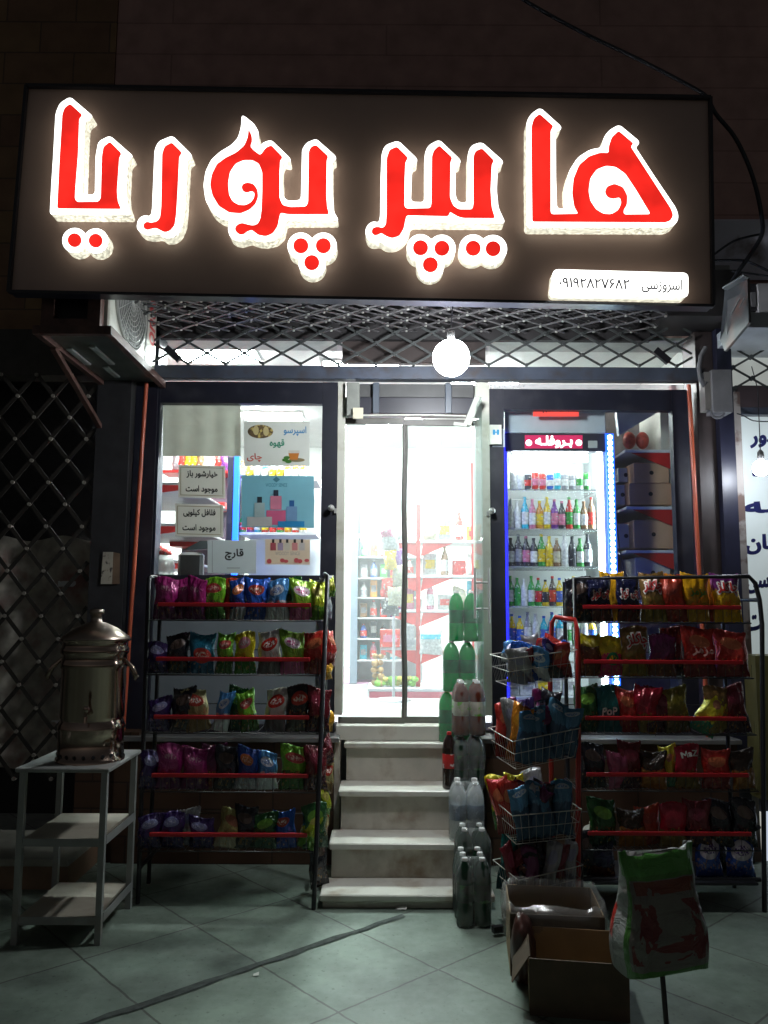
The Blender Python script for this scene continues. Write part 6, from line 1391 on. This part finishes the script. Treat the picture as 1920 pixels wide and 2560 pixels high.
b = MB(); b.prism([at(721, 1133, Y - .0012), at(748, 1133, Y - .0012), at(744, 1149, Y - .0012), at(725, 1149, Y - .0012)], (0, -.001, 0)); b.build('tea_picture', mat('tea', (.48, .17, .03), .4), t)
b = MB(); b.prism([at(721, 1126, Y - .0014), at(749, 1126, Y - .0014), at(749, 1133, Y - .0014), at(721, 1133, Y - .0014)], (0, -.001, 0)); b.build('cup_rim_picture', mat('cup_grey', (.55, .52, .46), .4), t)
for dx, dyy in ((-4, 0), (4, 4), (0, -6)): disc(717 + dx, 1150 + dyy, 8, 4, mat('leaf_green', (.04, .16, .02), .5), 'leaf_picture', Y - .0013 - .0003 * (dx + 5), t)
for nm_, (x0, y0, x1, y1), l1, l2, tl, lb in (('notice', (446, 1162, 563, 1243), 'خیارشور باز', 'موجود است', 3, 'upper framed notice with two lines of Persian writing on the left window'), ('notice', (438, 1259, 558, 1340), 'فلافل کیلویی', 'موجود است', 3, 'lower framed notice with two lines of Persian writing on the left window')):
    t, Y = poster(nm_, x0, y0, x1, y1, M_PAP, lb, tl)
    b = MB(); e = 5
    for (a0, b0, a1_, b1_) in ((x0 + e, y0 + e, x1 - e, y0 + e + 1.6), (x0 + e, y1 - e - 1.6, x1 - e, y1 - e), (x0 + e, y0 + e + 1.7, x0 + e + 1.6, y1 - e - 1.7), (x1 - e - 1.6, y0 + e + 1.7, x1 - e, y1 - e - 1.7)): b.prism(rect_pts(a0, b0, a1_, b1_, Y, tl * (a1_ - a0) / (x1 - x0)), (0, -.0005, 0))
    b.build('printed_border', M_GOLD, t)
    ptext(l1, 'printed_line', M_INK, t, x0 + 20, y0 + 13, x1 - 19, y0 + 33, Y, bold=.035, tilt=1.5); ptext(l2, 'printed_line', M_INK, t, x0 + 18, y0 + 51, x1 - 19, y0 + 71, Y, bold=.035, tilt=1.5)
t, Y = poster('notice', 519, 1350, 641, 1433, mat('notice_bluish', (.50, .54, .54), .5, var=.03, trans=.3), 'white notice with one large Persian word low on the left window', 1)
ptext('قارچ', 'printed_word', M_INK, t, 562, 1372, 609, 1401, Y, bold=.035)
b = MB(); b.prism(rect_pts(530, 1352, 531.5, 1431, Y), (0, -.0005, 0)); b.prism(rect_pts(567, 1419, 600, 1421, Y), (0, -.0005, 0)); b.build('thin_line', mat('line_grey', (.25, .27, .27), .5), t)
t, Y = poster('perfume_poster', 604, 1188, 785, 1318, mat('poster_cyan', (.20, .43, .50), .4, var=.05, trans=.2), 'cyan poster showing three perfume bottles on plinths, right side of the left window', 2, cat='poster')
ptext('WOODY SENCE', 'poster_brand', mat('ink_slate', (.05, .18, .22), .5), t, 664, 1208, 718, 1217, Y, bold=.0)
b = MB(); b.prism([at(682, 1199, Y), at(691, 1206, Y), at(700, 1199, Y), at(691, 1191, Y)], (0, -.0005, 0)); b.build('poster_emblem', MATS['ink_slate'], t)
def prect(t, nm, x0, y0, x1, y1, m, Y): b = MB(); b.prism(rect_pts(x0, y0, x1, y1, Y), (0, -.0008, 0)); b.build(nm, m, t)
prect(t, 'pink_plinth', 666, 1276, 714, 1312, mat('p_pink', (.50, .10, .20), .4), Y); prect(t, 'white_plinth', 618, 1292, 680, 1316, mat('p_white', (.42, .43, .42), .4), Y - .001); prect(t, 'blue_plinth', 695, 1303, 761, 1317, mat('p_blue', (.02, .20, .42), .4), Y - .002)
for x0, y0, x1, y1, cc, cap in ((636, 1257, 662, 1293, (.30, .40, .40), (.02, .03, .04)), (676, 1240, 704, 1274, (.52, .18, .26), (.02, .03, .05)), (716, 1266, 743, 1302, (.14, .26, .42), (.02, .09, .25))):
    prect(t, 'bottle_picture', x0, y0, x1, y1, mat('pb%d' % x0, cc, .4, var=.15), Y - .003); mx_ = (x0 + x1) / 2; prect(t, 'cap_picture', mx_ - 6, y0 - 15, mx_ + 6, y0, mat('pc%d' % x0, cap, .4), Y - .0031)
t, Y = poster('perfume_card', 663, 1348, 775, 1411, mat('card_cream', (.58, .50, .40), .4, var=.04, trans=.3), 'cream card with five small perfume bottles and red blossoms, low in the left window', 1, cat='poster')
ptext('WOODY SENCE', 'card_brand', MATS['line_grey'], t, 688, 1379, 750, 1388, Y, bold=0)
for i, (px, cc) in enumerate(((683, (.35, .07, .09)), (701, (.30, .24, .34)), (718, (.5, .48, .40)), (737, (.50, .20, .20)), (755, (.45, .43, .42)))):
    prect(t, 'bottle_picture', px - 7, 1357, px + 7, 1376, mat('pd%d' % px, cc, .4, var=.15), Y - .001); prect(t, 'cap_picture', px - 3, 1348, px + 3, 1357, M_INK, Y - .001)
for i, px in enumerate((673, 706, 715, 741, 750, 767)): disc(px, 1403 - (i % 2) * 2, 6, 6 - i % 3, mat('blossom', (.50, .09, .10), .4), 'blossom_picture', Y - .001 - .0001 * i, t)
for o in bpy.data.objects:
    if '_o' in o: del o['_o']
